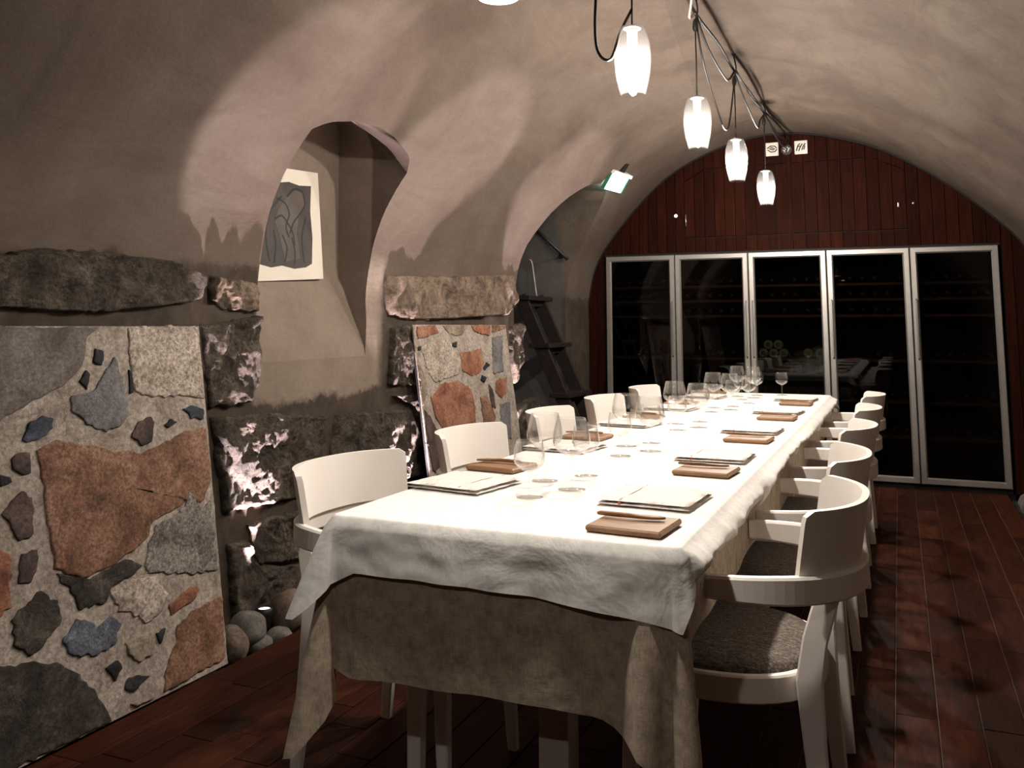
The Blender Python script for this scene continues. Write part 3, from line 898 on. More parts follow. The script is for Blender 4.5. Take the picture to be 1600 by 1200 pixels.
def cloth_mesh(name, off, top, L_of, flare_of, rows=18, thick=0.0025, step=0.02, seed=0):
    """tablecloth: top sheet plus skirt; L_of(side, u) hanging length, flare_of(side, u, t) outward swing
    perimeter runs near edge (left to right), right edge (near to far), far edge, left edge"""
    x0, x1, y0, y1 = TX0 - off, TX1 + off, TY0 - off, TY1 + off
    r = 0.022
    per = []
    def seg(p, q, n, s):
        k = max(2, int((Vector(q) - Vector(p)).length / step))
        for i in range(k):
            t = i / k
            per.append((p[0] + (q[0] - p[0]) * t, p[1] + (q[1] - p[1]) * t, n[0], n[1], s, t))
    def corner(cx, cy, a0, s):
        for i in range(14):
            a = a0 + (pi / 2) * i / 14
            per.append((cx + r * cos(a), cy + r * sin(a), cos(a), sin(a), s, i / 14))
    seg((x0 + r, y0), (x1 - r, y0), (0, -1), 'near'); corner(x1 - r, y0 + r, -pi / 2, 'near_right')
    seg((x1, y0 + r), (x1, y1 - r), (1, 0), 'right'); corner(x1 - r, y1 - r, 0, 'far_right')
    seg((x1 - r, y1), (x0 + r, y1), (0, 1), 'far'); corner(x0 + r, y1 - r, pi / 2, 'far_left')
    seg((x0, y1 - r), (x0, y0 + r), (-1, 0), 'left'); corner(x0 + r, y0 + r, pi, 'near_left')
    n = len(per)
    verts, faces = [], []
    br = 0.012
    ring = []
    # two rings on the top
    for inset in (0.0195, 0.0122):
        for (px, py, nx, ny, s, u) in per:
            verts.append((px - nx * inset, py - ny * inset, top))
    for k in range(1, 4):
        a = pi / 2 * k / 4
        for (px, py, nx, ny, s, u) in per:
            verts.append((px + nx * (br * sin(a) - 0.012), py + ny * (br * sin(a) - 0.012), top - br * (1 - cos(a))))
    for k in range(1, rows + 1):
        t = k / rows
        for (px, py, nx, ny, s, u) in per:
            L = L_of(s, u)
            f = flare_of(s, u, t)
            verts.append((px + nx * f, py + ny * f, top - br - (L - br) * t))
    R_ = 2 + 3 + rows
    for k in range(R_ - 1):
        for i in range(n):
            j = (i + 1) % n
            faces.append((k * n + i, k * n + j, (k + 1) * n + j, (k + 1) * n + i))
    # top field as strips
    faces.append(tuple(range(n - 1, -1, -1)))
    me = mesh_of(name, verts, faces)
    bm = bmesh.new(); bm.from_mesh(me)
    bmesh.ops.triangulate(bm, faces=[f for f in bm.faces if len(f.verts) > 4])
    bmesh.ops.recalc_face_normals(bm, faces=bm.faces[:])
    bm.to_mesh(me); bm.free()
    return me
def nz(a, b, c=0.0): return noise.noise(Vector((a, b, c)))
# under cloth
def L_under(s, u):
    w = 0.010 * nz(u * 5, 1.7)
    if s == 'near': return 0.335 + 0.012 * (1 - u) + w - 0.02 * max(0, 0.06 - u) / 0.06 + 0.085 * max(0, u - 0.80) / 0.20
    if s == 'near_right':
        return lin(u, [(0, 0.42), (0.35, 0.46), (0.55, 0.46), (0.8, 0.34), (1, 0.19)])
    if s == 'right': return 0.175 + 0.03 * nz(u * 16, 4.2) + 0.015 * max(0, 0.03 - u) / 0.03
    if s == 'far_right': return 0.2 + 0.1 * sin(pi * u)
    if s == 'far': return 0.2
    if s == 'far_left': return 0.2 + 0.12 * sin(pi * u)
    if s == 'left': return 0.20 + 0.02 * nz(u * 16, 9.2) + 0.2 * max(0, u - 0.985) / 0.015
    return lin(u, [(0, 0.40), (0.3, 0.50), (0.55, 0.52), (0.8, 0.44), (1, 0.335)])
def F_under(s, u, t):
    if s == 'near': return 0.002 + 0.006 * nz(u * 6, 3.1) * t + 0.055 * t * math.exp(-((u - 0.935) / 0.045) ** 2) - 0.012 * t * math.exp(-((u - 0.84) / 0.04) ** 2)
    if s == 'right': return 0.004 + 0.006 * t + 0.006 * nz(u * 22, 8.1) * t
    if s == 'left': return 0.004 + 0.01 * t
    if s == 'near_left': return lin(u, [(0, 0.02), (0.3, 0.085), (0.5, 0.10), (0.72, 0.04), (0.88, -0.02), (1, 0.002)]) * t
    if s == 'near_right': return lin(u, [(0, 0.01), (0.2, 0.02), (0.4, 0.04), (0.6, 0.05), (1, 0.008)]) * t
    return 0.01 * t + 0.03 * sin(pi * u) * t * (1 if '_' in s else 0)
uc = link('under_tablecloth', cloth_mesh('under_tablecloth', 0.0, TZ - 0.003, L_under, F_under, 16, seed=1), 'linen_grey', smooth=True)
tag(uc, 'grey beige linen undercloth hanging low at the near end of the table', 'tablecloth')
# top cloth
def L_top(s, u):
    if s == 'near': return lin(u, [(0, 0.150), (0.08, 0.118), (0.3, 0.118), (0.55, 0.12), (0.8, 0.132), (1, 0.150)]) + 0.004 * nz(u * 9, 2.2)
    if s == 'near_right': return lin(u, [(0, 0.152), (0.35, 0.158), (0.6, 0.11), (1, 0.055)])
    if s == 'right': return 0.05 + 0.016 * nz(u * 30, 5.5) + 0.012 * sin(u * 11) + lin(u, [(0.0, 0.0), (0.2, 0.0), (0.215, 0.03), (0.24, 0.0), (0.42, 0.0), (0.44, 0.035), (0.455, 0.0), (1, 0.01)])
    if s == 'far_right': return 0.06 + 0.03 * sin(pi * u)
    if s == 'far': return 0.06
    if s == 'far_left': return 0.08 + 0.1 * sin(pi * u)
    if s == 'left': return 0.11 + 0.012 * nz(u * 20, 1.5) + 0.05 * max(0, u - 0.98) / 0.02
    return lin(u, [(0, 0.155), (0.3, 0.205), (0.55, 0.225), (0.8, 0.18), (1, 0.150)])
def F_top(s, u, t):
    if s == 'near': return 0.008 + 0.009 * t + 0.009 * nz(u * 7, 6.1) * t + 0.014 * nz(u * 13, t * 2.5, 3) * t * (1.15 - t)
    if s == 'right':
        b = 0.010 + 0.026 * sin(pi * min(1, t * 0.85)) + 0.012 * nz(u * 42, 2.7, t) * t + 0.008 * nz(u * 90, 4.4, t * 2) * t
        return b
    if s == 'left': return 0.008 + 0.02 * t + 0.01 * nz(u * 25, 0.4) * t
    if s == 'near_left': return 0.008 + lin(u, [(0, 0.025), (0.3, 0.08), (0.5, 0.092), (0.75, 0.045), (1, 0.004)]) * t ** 0.9
    if s == 'near_right': return 0.009 + lin(u, [(0, 0.0), (0.3, 0.012), (0.6, 0.022), (1, 0.012)]) * t
    if s == 'far_right': return 0.01 + 0.05 * sin(pi * u) * t
    return 0.01 + 0.03 * sin(pi * u) * t * (1 if '_' in s else 0)
tc = link('tablecloth', cloth_mesh('tablecloth', 0.002, TZ, L_top, F_top, 14, seed=5), 'linen_white', smooth=True)
tag(tc, 'white linen tablecloth spread over the long dining table', 'tablecloth')

# ------------------------------------------------------------------ chairs
def make_chair():
    """tub armchair facing +x, origin on the floor under the middle of the arm ring"""
    t = empty('armchair', (0, 0, 0), 'x', 'chair', 'white tub armchairs around the long table')
    # arm ring
    A, B, p = 0.285, 0.30, 2.35
    def ring_pt(a, ra=0.0):
        ca, sa = cos(a), sin(a)
        k = (abs(ca / (A + ra)) ** p + abs(sa / (B + ra)) ** p) ** (-1 / p)
        return (k * ca, k * sa)
    pts = []
    for i in range(49):
        a = pi / 2 + 0.0 + pi * i / 48
        pts.append(ring_pt(a))
    pts = [(0.018, 0.298)] + pts + [(0.018, -0.298)]
    shp = []
    for i in range(len(pts)):
        u = abs(i - (len(pts) - 1) / 2) / ((len(pts) - 1) / 2)
        h = 0.058 - 0.010 * max(0, (u - 0.7) / 0.3)
        shp.append(rrect(0.026, h, 0.005))
    link('arm_rail', sweep('arm_rail', [(x, y, 0.632 + 0.004 * (abs(y) / 0.3)) for x, y in pts], shp, ups=(0, 0, 1)), 'chair_white', t, smooth=False)
    # curved back panel standing on the ring
    verts, faces = [], []
    n, m = 32, 6
    for side in (0, 1):
        for j in range(m + 1):
            v = j / m
            z = 0.652 + 0.148 * v
            for i in range(n + 1):
                u = i / n
                span = radians(57 - 2 * v)
                a = pi - span + 2 * span * u
                lean = 0.024 * v
                x, y = ring_pt(a, -0.004 + lean + (0.0 if side == 0 else -0.016))
                zz = z
                if j == m:
                    e = min(u, 1 - u)
                    zz = z - 0.012 * max(0, 1 - e / 0.03) ** 2
                verts.append((x, y, zz))
    K = (n + 1) * (m + 1)
    for side in (0, 1):
        for j in range(m):
            for i in range(n):
                a = side * K + j * (n + 1) + i
                q = (a, a + 1, a + n + 2, a + n + 1)
                faces.append(q if side == 0 else q[::-1])
    for i in range(n):
        for j in (0, m):
            a = j * (n + 1) + i
            faces.append((a, a + 1, K + a + 1, K + a))
    for j in range(m):
        for i in (0, n):
            a = j * (n + 1) + i
            faces.append((a, a + n + 1, K + a + n + 1, K + a))
    me = mesh_of('backrest', verts, faces)
    bm = bmesh.new(); bm.from_mesh(me); bmesh.ops.recalc_face_normals(bm, faces=bm.faces[:])
    bm.to_mesh(me); bm.free()
    me.set_sharp_from_angle(angle=radians(40))
    o = link('backrest', me, 'chair_white', t); 
    me.polygons.foreach_set('use_smooth', [True] * len(me.polygons))
    me.set_sharp_from_angle(angle=radians(40))
    # seat rim (round, open to the back) and cushion
    sc, sr = 0.045, 0.232
    def seat_pt(a, dr=0.0):
        ca, sa = cos(a), sin(a)
        k = (abs(ca) ** 2.5 + abs(sa) ** 2.5) ** (-1 / 2.5)
        return (sc + (sr + dr) * k * ca, (sr + 0.012 + dr) * k * sa)
    rim = [(*seat_pt(2 * pi * i / 48), 0.413) for i in range(48)]
    link('seat_rim', sweep('seat_rim', rim, rrect(0.022, 0.058, 0.004), ups=(0, 0, 1), closed=True), 'chair_white', t)
    verts = []; faces = []
    prof = [(-0.0005, 0.425), (-0.001, 0.444), (-0.004, 0.452), (-0.014, 0.459), (-0.05, 0.466), (-0.11, 0.470), (-0.17, 0.471)]
    for dr, z in prof:
        for i in range(40):
            x, y = seat_pt(2 * pi * i / 40, dr - 0.011); verts.append((x, y, z))
    for k in range(len(prof) - 1):
        for i in range(40):
            j = (i + 1) % 40
            faces.append((k * 40 + i, k * 40 + j, (k + 1) * 40 + j, (k + 1) * 40 + i))
    faces.append(tuple((len(prof) - 1) * 40 + i for i in range(40)))
    faces.append(tuple(reversed(range(40))))
    cu = link('seat_cushion', mesh_of('seat_cushion', verts, faces), 'tweed', t, smooth=True)
    cu['label'] = 'grey brown tweed seat cushion'
    for s in (-1, 1):
        # rear leg: upright to the knee at the seat, then raked back to the floor
        pl = [(-0.218, s * 0.185, 0.612), (-0.190, s * 0.193, 0.52), (-0.176, s * 0.198, 0.435), (-0.184, s * 0.203, 0.30), (-0.208, s * 0.215, 0.0)]
        wd = [rrect(0.05, 0.026), rrect(0.052, 0.028), rrect(0.056, 0.030), rrect(0.046, 0.028), rrect(0.030, 0.024)]
        link('leg', sweep('leg', pl, wd, ups=(0, 1, 0)), 'chair_white', t)
        pl = [(0.215, s * 0.178, 0.43), (0.224, s * 0.185, 0.2), (0.236, s * 0.192, 0.0)]
        link('leg', sweep('leg', pl, [rrect(0.042, 0.034), rrect(0.036, 0.030), rrect(0.028, 0.024)], ups=(0, 1, 0)), 'chair_white', t)
    return t
chair0 = make_chair()
RC = [(-0.385, 2.31, 'white tub armchair on the cabinet-lit floor side, closest to the camera'), (-0.398, 3.05, 'white tub armchair on the bare floor side, second from the camera'),
      (-0.398, 3.93, 'white tub armchair in the middle of the row along the bare floor'), (-0.395, 4.79, 'white tub armchair on the bare floor side, fourth from the camera'), (-0.39, 5.72, 'white tub armchair on the bare floor side, farthest, by the wine cabinets')]
RC[0] = (-0.385, 2.31, 'white tub armchair with tweed cushion in full view at the near right')
LC = [(-1.302, 2.31, 'white tub armchair on the stone wall side at the near table corner'), (-1.325, 3.19, 'white tub armchair before the stone panel beside the niche'),
      (-1.32, 4.06, 'white tub armchair in the middle of the stone wall row'), (-1.325, 4.93, 'white tub armchair on the wall side near the dark steps, fourth from the camera'), (-1.33, 5.84, 'white tub armchair on the wall side, farthest, before the far left cabinet')]
first = True
for k, (x, y, lab) in enumerate(RC + LC):
    o = chair0 if k == 0 else copy_tree(chair0)
    o.location = (x, y, 0.0)
    o.rotation_euler = (0, 0, (pi if k < 5 else 0.0) + [0.0, 0.05, -0.02, 0.02, 0.0, -0.05, -0.03, 0.02, -0.02, 0.0][k])
    o['label'] = lab

# ------------------------------------------------------------------ place settings
SIDE = {'R': 'floor side', 'L': 'wall side'}
NTH = ['nearest', 'second', 'middle', 'fourth', 'farthest']
ST_R = [2.27, 3.07, 3.90, 4.78, 5.64]
ST_L = [2.28, 3.10, 3.95, 4.78, 5.64]
# folded napkin: a doubled square of cloth, layers visible along the edges
def napkin_layer(w, d, z0, z1, wave, seed, sx=0.0, sy=0.0):
    n = 14
    verts, faces = [], []
    for side in (0, 1):
        for j in range(n + 1):
            for i in range(n + 1):
                u, v = i / n - 0.5, j / n - 0.5
                e = max(abs(u), abs(v)) * 2
                zt = z1 if side else z0
                mid = (z0 + z1) / 2
                rr = max(0.0, (e - 0.94) / 0.06)
                z = mid + (zt - mid) * sqrt(max(0.0, 1 - rr * rr))
                if side: z += wave * noise.noise(Vector((u * 5, v * 5, seed))) 
                verts.append((u * w + sx + 0.003 * noise.noise(Vector((v * 9, seed, u))), v * d + sy + 0.003 * noise.noise(Vector((u * 9, v, seed))), z))
    K = (n + 1) ** 2
    for side in (0, 1):
        for j in range(n):
            for i in range(n):
                a = side * K + j * (n + 1) + i
                q = (a, a + 1, a + n + 2, a + n + 1)
                faces.append(q if side else q[::-1])
    b = [i for i in range(n + 1)] + [(n + 1) * j + n for j in range(1, n + 1)] + [(n + 1) * n + i for i in range(n - 1, -1, -1)] + [(n + 1) * j for j in range(n - 1, 0, -1)]
    for i in range(len(b)):
        p, q = b[i], b[(i + 1) % len(b)]
        faces.append((p, q, K + q, K + p))
    return mesh_of('fold', verts, faces)
nap0 = empty('folded_napkin', (0, 0, 0), 'x', 'napkin', 'folded striped napkins')
link('lower_fold', napkin_layer(0.232, 0.235, 0.0005, 0.008, 0.0, 1), 'napkin_linen', nap0, smooth=True)
link('upper_fold', napkin_layer(0.226, 0.228, 0.008, 0.017, 0.002, 2, 0.002, 0.002), 'napkin_linen', nap0, smooth=True)
st = link('stitching', sweep('stitching', [(-0.055, -0.115, 0.0165), (-0.05, 0.0, 0.018), (-0.055, 0.113, 0.0165)], rrect(0.0018, 0.0014, 0.0004), ups=(0, 0, 1)), 'linen_grey', nap0)
link('thread_mark', box_mesh('thread_mark', -0.058, -0.052, -0.1165, -0.113, 0.004, 0.013), 'thread_red', nap0)
board_me = prism('bread_board', [(-0.083, -0.078), (0.083, -0.078), (0.083, 0.078), (-0.083, 0.078)], 0.0, 0.014, 'z', 0.004)
def knife_mesh():
    verts, faces = [], []
    prof = [(-0.075, 0.004, 0.003), (-0.07, 0.0065, 0.004), (-0.03, 0.006, 0.0045), (0.0, 0.0055, 0.0045), (0.02, 0.008, 0.0035), (0.045, 0.0115, 0.003), (0.065, 0.010, 0.0025), (0.075, 0.004, 0.002)]
    pts = [(x, 0.010 * (x / 0.075) ** 2, h) for x, w, h in prof]
    return sweep('butter_knife', pts, [rrect(2 * w, 2 * h, 0.0015) for x, w, h in prof], ups=(0, 0, 1))
knife_me = knife_mesh()
k = 0
for sd, ST in (('R', ST_R), ('L', ST_L)):
    for i, y in enumerate(ST):
        o = nap0 if k == 0 else copy_tree(nap0)
        k += 1
        x = -0.578 if sd == 'R' else -1.11
        o.location = (x, y, TZ + 0.002)
        o.rotation_euler = (0, 0, (0.0 if sd == 'R' else pi) + random.uniform(-0.06, 0.06) - (0.10 if sd == 'L' else 0.03))
        tag(o, '%s folded striped linen napkin on the %s of the table' % (NTH[i], SIDE[sd]), 'napkin', 'folded striped napkins')
        by = y - 0.325 if sd == 'R' else y + 0.305
        bxx = -0.543 if sd == 'R' else -1.135
        rz = random.uniform(-0.04, 0.04) + (-0.04 if sd == 'R' else -0.10)
        b = link('bread_board', board_me, 'board_wood', None, (bxx, by, TZ + 0.002), (0, 0, rz))
        tag(b, '%s small wooden bread board on the %s of the table' % (NTH[i], SIDE[sd]), 'board', 'small wooden bread boards')
        kn = link('butter_knife', knife_me, 'knife_wood', None, (bxx - 0.012, by + 0.012, TZ + 0.002 + 0.014 + 0.0048), (0, 0, rz + (0.12 if sd == 'R' else pi + 0.1)), True)
        tag(kn, 'wooden butter knife lying on the %s bread board of the %s' % (NTH[i], SIDE[sd]), 'knife', 'wooden butter knives on the bread boards')

# ------------------------------------------------------------------ wine glasses
def glass_parts(H, bowl_r, rim_r, bowl_h, foot_r):
    stem_top = H - bowl_h
    bowl = []
    for i in range(15):
        t = i / 14
        z = stem_top + bowl_h * t
        if t < 0.42:
            r = bowl_r * sin(pi / 2 * (t / 0.42)) ** 0.62
        else:
            r = bowl_r + (rim_r - bowl_r) * ((t - 0.42) / 0.58) ** 1.4
        bowl.append((max(r, 0.004), z))
    inner = [(max(r - 0.0012, 0.0), z + (0.003 if i < 3 else 0)) for i, (r, z) in enumerate(bowl)]
    b = lathe('bowl', [(0.0, stem_top)] + bowl + inner[::-1] + [(0.0, stem_top + 0.004)], 28)
    s = lathe('stem', [(0.0055, 0.0045), (0.0038, 0.014), (0.0034, stem_top * 0.5), (0.0038, stem_top - 0.008), (0.006, stem_top + 0.002)], 12)
    f = lathe('foot', [(0.0, 0.0), (foot_r, 0.0), (foot_r + 0.0008, 0.0012), (foot_r - 0.001, 0.0024), (0.012, 0.0038), (0.0, 0.006)], 28)
    return b, s, f
def make_glass(parts):
    e = empty('wine_glass', (0, 0, 0), 'x', 'glass')
    for nme, me in zip(('bowl', 'stem', 'foot'), parts):
        link(nme, me, 'glass_ware', e, smooth=True)
    return e
big0 = make_glass(glass_parts(0.188, 0.051, 0.039, 0.104, 0.037))
small0 = make_glass(glass_parts(0.142, 0.041, 0.034, 0.080, 0.034))
ZONE = ['at the near end of the table', 'in the second cluster from the camera', 'in the middle cluster of the table', 'in the fourth cluster from the camera', 'in the farthest cluster by the cabinets']
offs = [('small', -0.883, -0.085, 'small', 'nearest the camera'), ('big', -0.820, 0.06, 'large', 'on the floor side'), ('big', -0.935, 0.16, 'large', 'on the wall side'), ('small', -0.855, 0.285, 'small', 'behind the large ones')]
nb = ns = 0
rg = random.Random(5)
for i, y in enumerate(ST_R):
    for kind, x, dy, sz, wh in offs:
        if kind == 'big':
            o = big0 if nb == 0 else copy_tree(big0); nb += 1
        else:
            o = small0 if ns == 0 else copy_tree(small0); ns += 1
        jx, jy = (rg.uniform(-0.012, 0.012), rg.uniform(-0.012, 0.012)) if i else (0, 0)
        o.location = (x + jx, y + dy + jy, TZ + 0.0015)
        tag(o, '%s clear wine glass %s, %s' % (sz, ZONE[i], wh), 'glass', 'clear wine glasses down the table')
# two slimmer glasses at the far end
for x, y, lab in ((-0.70, 6.02, 'small clear wine glass standing alone at the far table end'), (-0.80, 5.30, 'small clear wine glass between the fourth and farthest clusters')):
    o = copy_tree(small0); o.location = (x, y, TZ + 0.0015)
    tag(o, lab, 'glass', 'clear wine glasses down the table')

# ------------------------------------------------------------------ pendant lamps
LX = -0.80
LAMPS = [(0.10, 1.90, 2.60), (1.69, 1.884, 2.60), (2.935, 1.975, 2.62), (4.035, 1.99, 2.574), (5.12, 2.005, 2.588), (6.37, 2.025, 2.62)]
ZC = arch_z(LX)
def make_lamp():
    """origin at the bottom of the glass"""
    e = empty('pendant_lamp', (0, 0, 0), 'x', 'lamp', 'bare bulb pendant lamps over the table')
    H = 0.238
    prof = []
    for i in range(13):
        t = i / 12
        r = 0.040 + 0.0245 * sin(pi * (0.16 + 0.72 * t) ** 1.0) ** 1.1 if True else 0
        r = lin(t, [(0, 0.043), (0.08, 0.0475), (0.3, 0.058), (0.55, 0.0635), (0.75, 0.061), (0.92, 0.050), (1.0, 0.042)])
        prof.append((r, H * t))
    sm = spline([(r, z, 0) for r, z in prof], 2)
    outer = [(p.x, p.y) for p in sm]
    sh = link('glass_shade', lathe('glass_shade', outer + [(r - 0.0025, z) for r, z in outer[::-1]], 32), 'glass_lamp', e, smooth=True)
    link('cap', lathe('cap', [(0.0, H + 0.010), (0.012, H + 0.010), (0.028, H + 0.003), (0.031, H - 0.002), (0.028, H - 0.004), (0.0, H - 0.002)], 24), 'aluminium', e, smooth=True)
    link('socket', lathe('socket', [(0.0, H), (0.018, H), (0.019, H - 0.012), (0.017, H - 0.05), (0.0165, H - 0.066), (0.0, H - 0.066)], 20), 'socket_white', e, smooth=True)
    link('bulb_base', lathe('bulb_base', [(0.0148, 0.1175), (0.0145, 0.125), (0.0145, 0.14), (0.0150, H - 0.067), (0.0, H - 0.067)], 20), 'socket_white', e, smooth=True)
    dome = [(0.030 * sin(radians(150) * k / 12), 0.090 - 0.032 * cos(radians(150) * k / 12)) for k in range(13)]
    link('bulb', lathe('bulb', [(0.0, dome[0][1])] + dome[1:], 20), 'bulb_glow', e, smooth=True)
    return e
def make_spot():
    e = empty('spot_lamp', (0, 0, 0), 'x', 'lamp')
    link('shade', lathe('shade', [(0.044, 0.0), (0.047, 0.002), (0.046, 0.09), (0.030, 0.125), (0.012, 0.135), (0.012, 0.15), (0.0, 0.15)] , 28), 'lamp_shade_dark', e, smooth=True)
    link('bulb', lathe('bulb', [(0.0, 0.004), (0.020, 0.005), (0.034, 0.010), (0.040, 0.020), (0.0, 0.022)], 24), 'spot_glow', e, smooth=True)
    return e
fill_spot = make_spot()
lamp0 = make_lamp()
LAMP_LABEL = ['hanging spot lamp out of frame above the camera', 'hanging spot lamp over the near table edge, cut off by the picture top', 'largest glass pendant lamp in view, hanging nearest the camera', 'second largest glass pendant lamp, over the middle of the table',
              'third glass pendant lamp from the camera, before the boarded wall', 'smallest glass pendant lamp, farthest, before the boarded wall']
spot1 = copy_tree(fill_spot)
for i, (y, z, hz) in enumerate(LAMPS):
    o = (fill_spot, spot1, lamp0)[i] if i < 3 else copy_tree(lamp0)
    if i == 0:  # added lamp, never in view, brightens the hanging front of the cloths
        dim = [q for q in o.children if q.name.startswith('bulb')][0]
        dim.data = dim.data.copy(); dim.data.materials[0] = MATS['spot_glow_dimmed']
    o.location = (LX if i > 1 else -0.752, y, z); o['label'] = LAMP_LABEL[i]
for i, (y, z, hz) in enumerate(LAMPS):
    o = [q for q in bpy.data.objects if q.get('label') == LAMP_LABEL[i]][0]
    top = 0.248 if i > 1 else 0.15
    link('cord', sweep('cord', [(0, 0, top), (0.001, 0.001, (hz - z + top) / 2), (0, 0, hz - z)], circle(0.0034, 8)), 'cable_black', o, smooth=True)
    link('knot', lathe('knot', [(0.0, hz - z - 0.035), (0.009, hz - z - 0.03), (0.0135, hz - z - 0.01), (0.011, hz - z + 0.012), (0.006, hz - z + 0.026), (0.0, hz - z + 0.03)], 12), 'cable_black', o, smooth=True)
    link('hanger', tube('hanger', [(0.0, 0, hz - z + 0.02), (0.012, 0.004, hz - z + 0.07), (0.002, -0.004, ZC - z - 0.02), (0, 0, ZC - z + 0.012)], 0.0042, 8, 5), 'cable_black', o, smooth=True)
    link('ceiling_hook', lathe('ceiling_hook', [(0.0, ZC - z - 0.02), (0.009, ZC - z - 0.016), (0.016, ZC - z - 0.004), (0.018, ZC - z + 0.02)], 12), 'cable_black', o, smooth=True)
# cables draped from hook to hook
hk = [Vector((LX, y, hz + 0.06)) for y, z, hz in LAMPS[1:]]
cables = [
    ('black cable strung straight from lamp to lamp along the vault crown', [hk[0] + Vector((0, 0, 0.03)), hk[1] + Vector((0.01, 0, 0.02)), (hk[1] + hk[2]) / 2 + Vector((0.02, 0, -0.015)), hk[2], (hk[2] + hk[3]) / 2 + Vector((0.012, 0, 0.0)), hk[3], (hk[3] + hk[4]) / 2 + Vector((0.01, 0, -0.01)), hk[4], Vector((-0.79, 7.0, 2.66)), Vector((-0.775, 7.40, 2.69))], 0.0055),
    ('black cable sagging between the second and third hooks', [hk[2] + Vector((0.0, 0.01, 0.0)), hk[2] + Vector((0.01, 0.25, -0.10)), hk[2] + Vector((0.02, 0.62, -0.145)), hk[3] + Vector((0.0, -0.18, -0.10)), hk[3] + Vector((0, 0, -0.01))], 0.0048),
    ('thin dark cable looping deep below the lamp string', [hk[2] + Vector((0.0, 0.02, -0.02)), hk[2] + Vector((0.015, 0.10, -0.22)), hk[2] + Vector((0.03, 0.38, -0.40)), hk[2] + Vector((0.02, 0.60, -0.43)), hk[3] + Vector((0.0, -0.22, -0.36)), hk[3] + Vector((0.0, -0.05, -0.14)), hk[3] + Vector((0, 0, -0.04))], 0.0036),
    ('black cable sagging between the third and fourth hooks', [hk[3] + Vector((0.0, 0.02, -0.01)), hk[3] + Vector((0.02, 0.3, -0.13)), hk[3] + Vector((0.02, 0.75, -0.18)), hk[4] + Vector((0.0, -0.2, -0.10)), hk[4] + Vector((0, 0, -0.02))], 0.0046),
    ('slack black cable beside the third hook', [hk[3] + Vector((0.01, 0.03, 0.0)), hk[3] + Vector((0.035, 0.45, -0.06)), hk[4] + Vector((0.03, -0.35, -0.05)), hk[4] + Vector((0.01, -0.02, 0.0))], 0.004),
    ('black cable end looping down past the farthest hook', [hk[4] + Vector((0, 0.0, 0.0)), hk[4] + Vector((0.03, 0.35, -0.09)), hk[4] + Vector((0.05, 0.72, -0.11)), hk[4] + Vector((0.07, 0.92, -0.02)), hk[4] + Vector((0.04, 0.75, 0.03)), hk[4] + Vector((0.0, 0.1, 0.02))], 0.005),
    ('black cable hanging in a loop beside the largest lamp', [hk[1] + Vector((-0.02, -0.16, 0.05)), hk[1] + Vector((-0.045, -0.12, -0.05)), hk[1] + Vector((-0.075, -0.16, -0.36)), hk[1] + Vector((-0.085, -0.14, -0.56)), hk[1] + Vector((-0.05, -0.10, -0.60)), hk[1] + Vector((-0.035, -0.02, -0.48)), hk[1] + Vector((0.0, 0.0, -0.40))], 0.004),
    ('twisted black cable hanging left of the largest lamp', [hk[1] + Vector((-0.015, -0.15, 0.06)), hk[1] + Vector((-0.05, -0.14, -0.03)), hk[1] + Vector((-0.045, -0.13, -0.12)), hk[1] + Vector((-0.07, -0.13, -0.25))], 0.004),
    ('pale tangled cable above the second lamp', [hk[1] + Vector((0.02, 0.45, 0.03)), hk[2] + Vector((-0.04, -0.35, -0.03)), hk[2] + Vector((0.02, -0.2, 0.01)), hk[2] + Vector((-0.01, -0.08, -0.05)), hk[2]], 0.0042),
]
for i, (lab, pts, r) in enumerate(cables):
    tag(link('power_cable', tube('power_cable', pts, r * 1.3, 8, 8), 'rope' if 'pale' in lab else 'cable_black', smooth=True), lab, 'cable', 'cables of the lamp string')

# ------------------------------------------------------------------ emergency exit sign under the vault
ex = empty('exit_sign', (-1.90, 6.45, 2.27), 'glowing emergency exit sign with white green light on the vault', 'sign')
ex.rotation_euler = (0.0, radians(33), radians(-10))
link('light_panel', box_mesh('light_panel', -0.006, 0.006, -0.14, 0.14, -0.075, 0.055, 0.003), 'exit_glow', ex)
link('housing', box_mesh('housing', -0.03, 0.03, -0.15, 0.15, 0.056, 0.085, 0.004), 'socket_white', ex)
for s in (-1, 1):
    link('end_cap', box_mesh('end_cap', -0.014, 0.014, s * 0.143 - 0.006, s * 0.143 + 0.006, -0.078, 0.06, 0.002), 'sign_green', ex)
link('bracket', box_mesh('bracket', -0.012, 0.012, -0.03, 0.03, 0.084, 0.16), 'black_metal', ex)

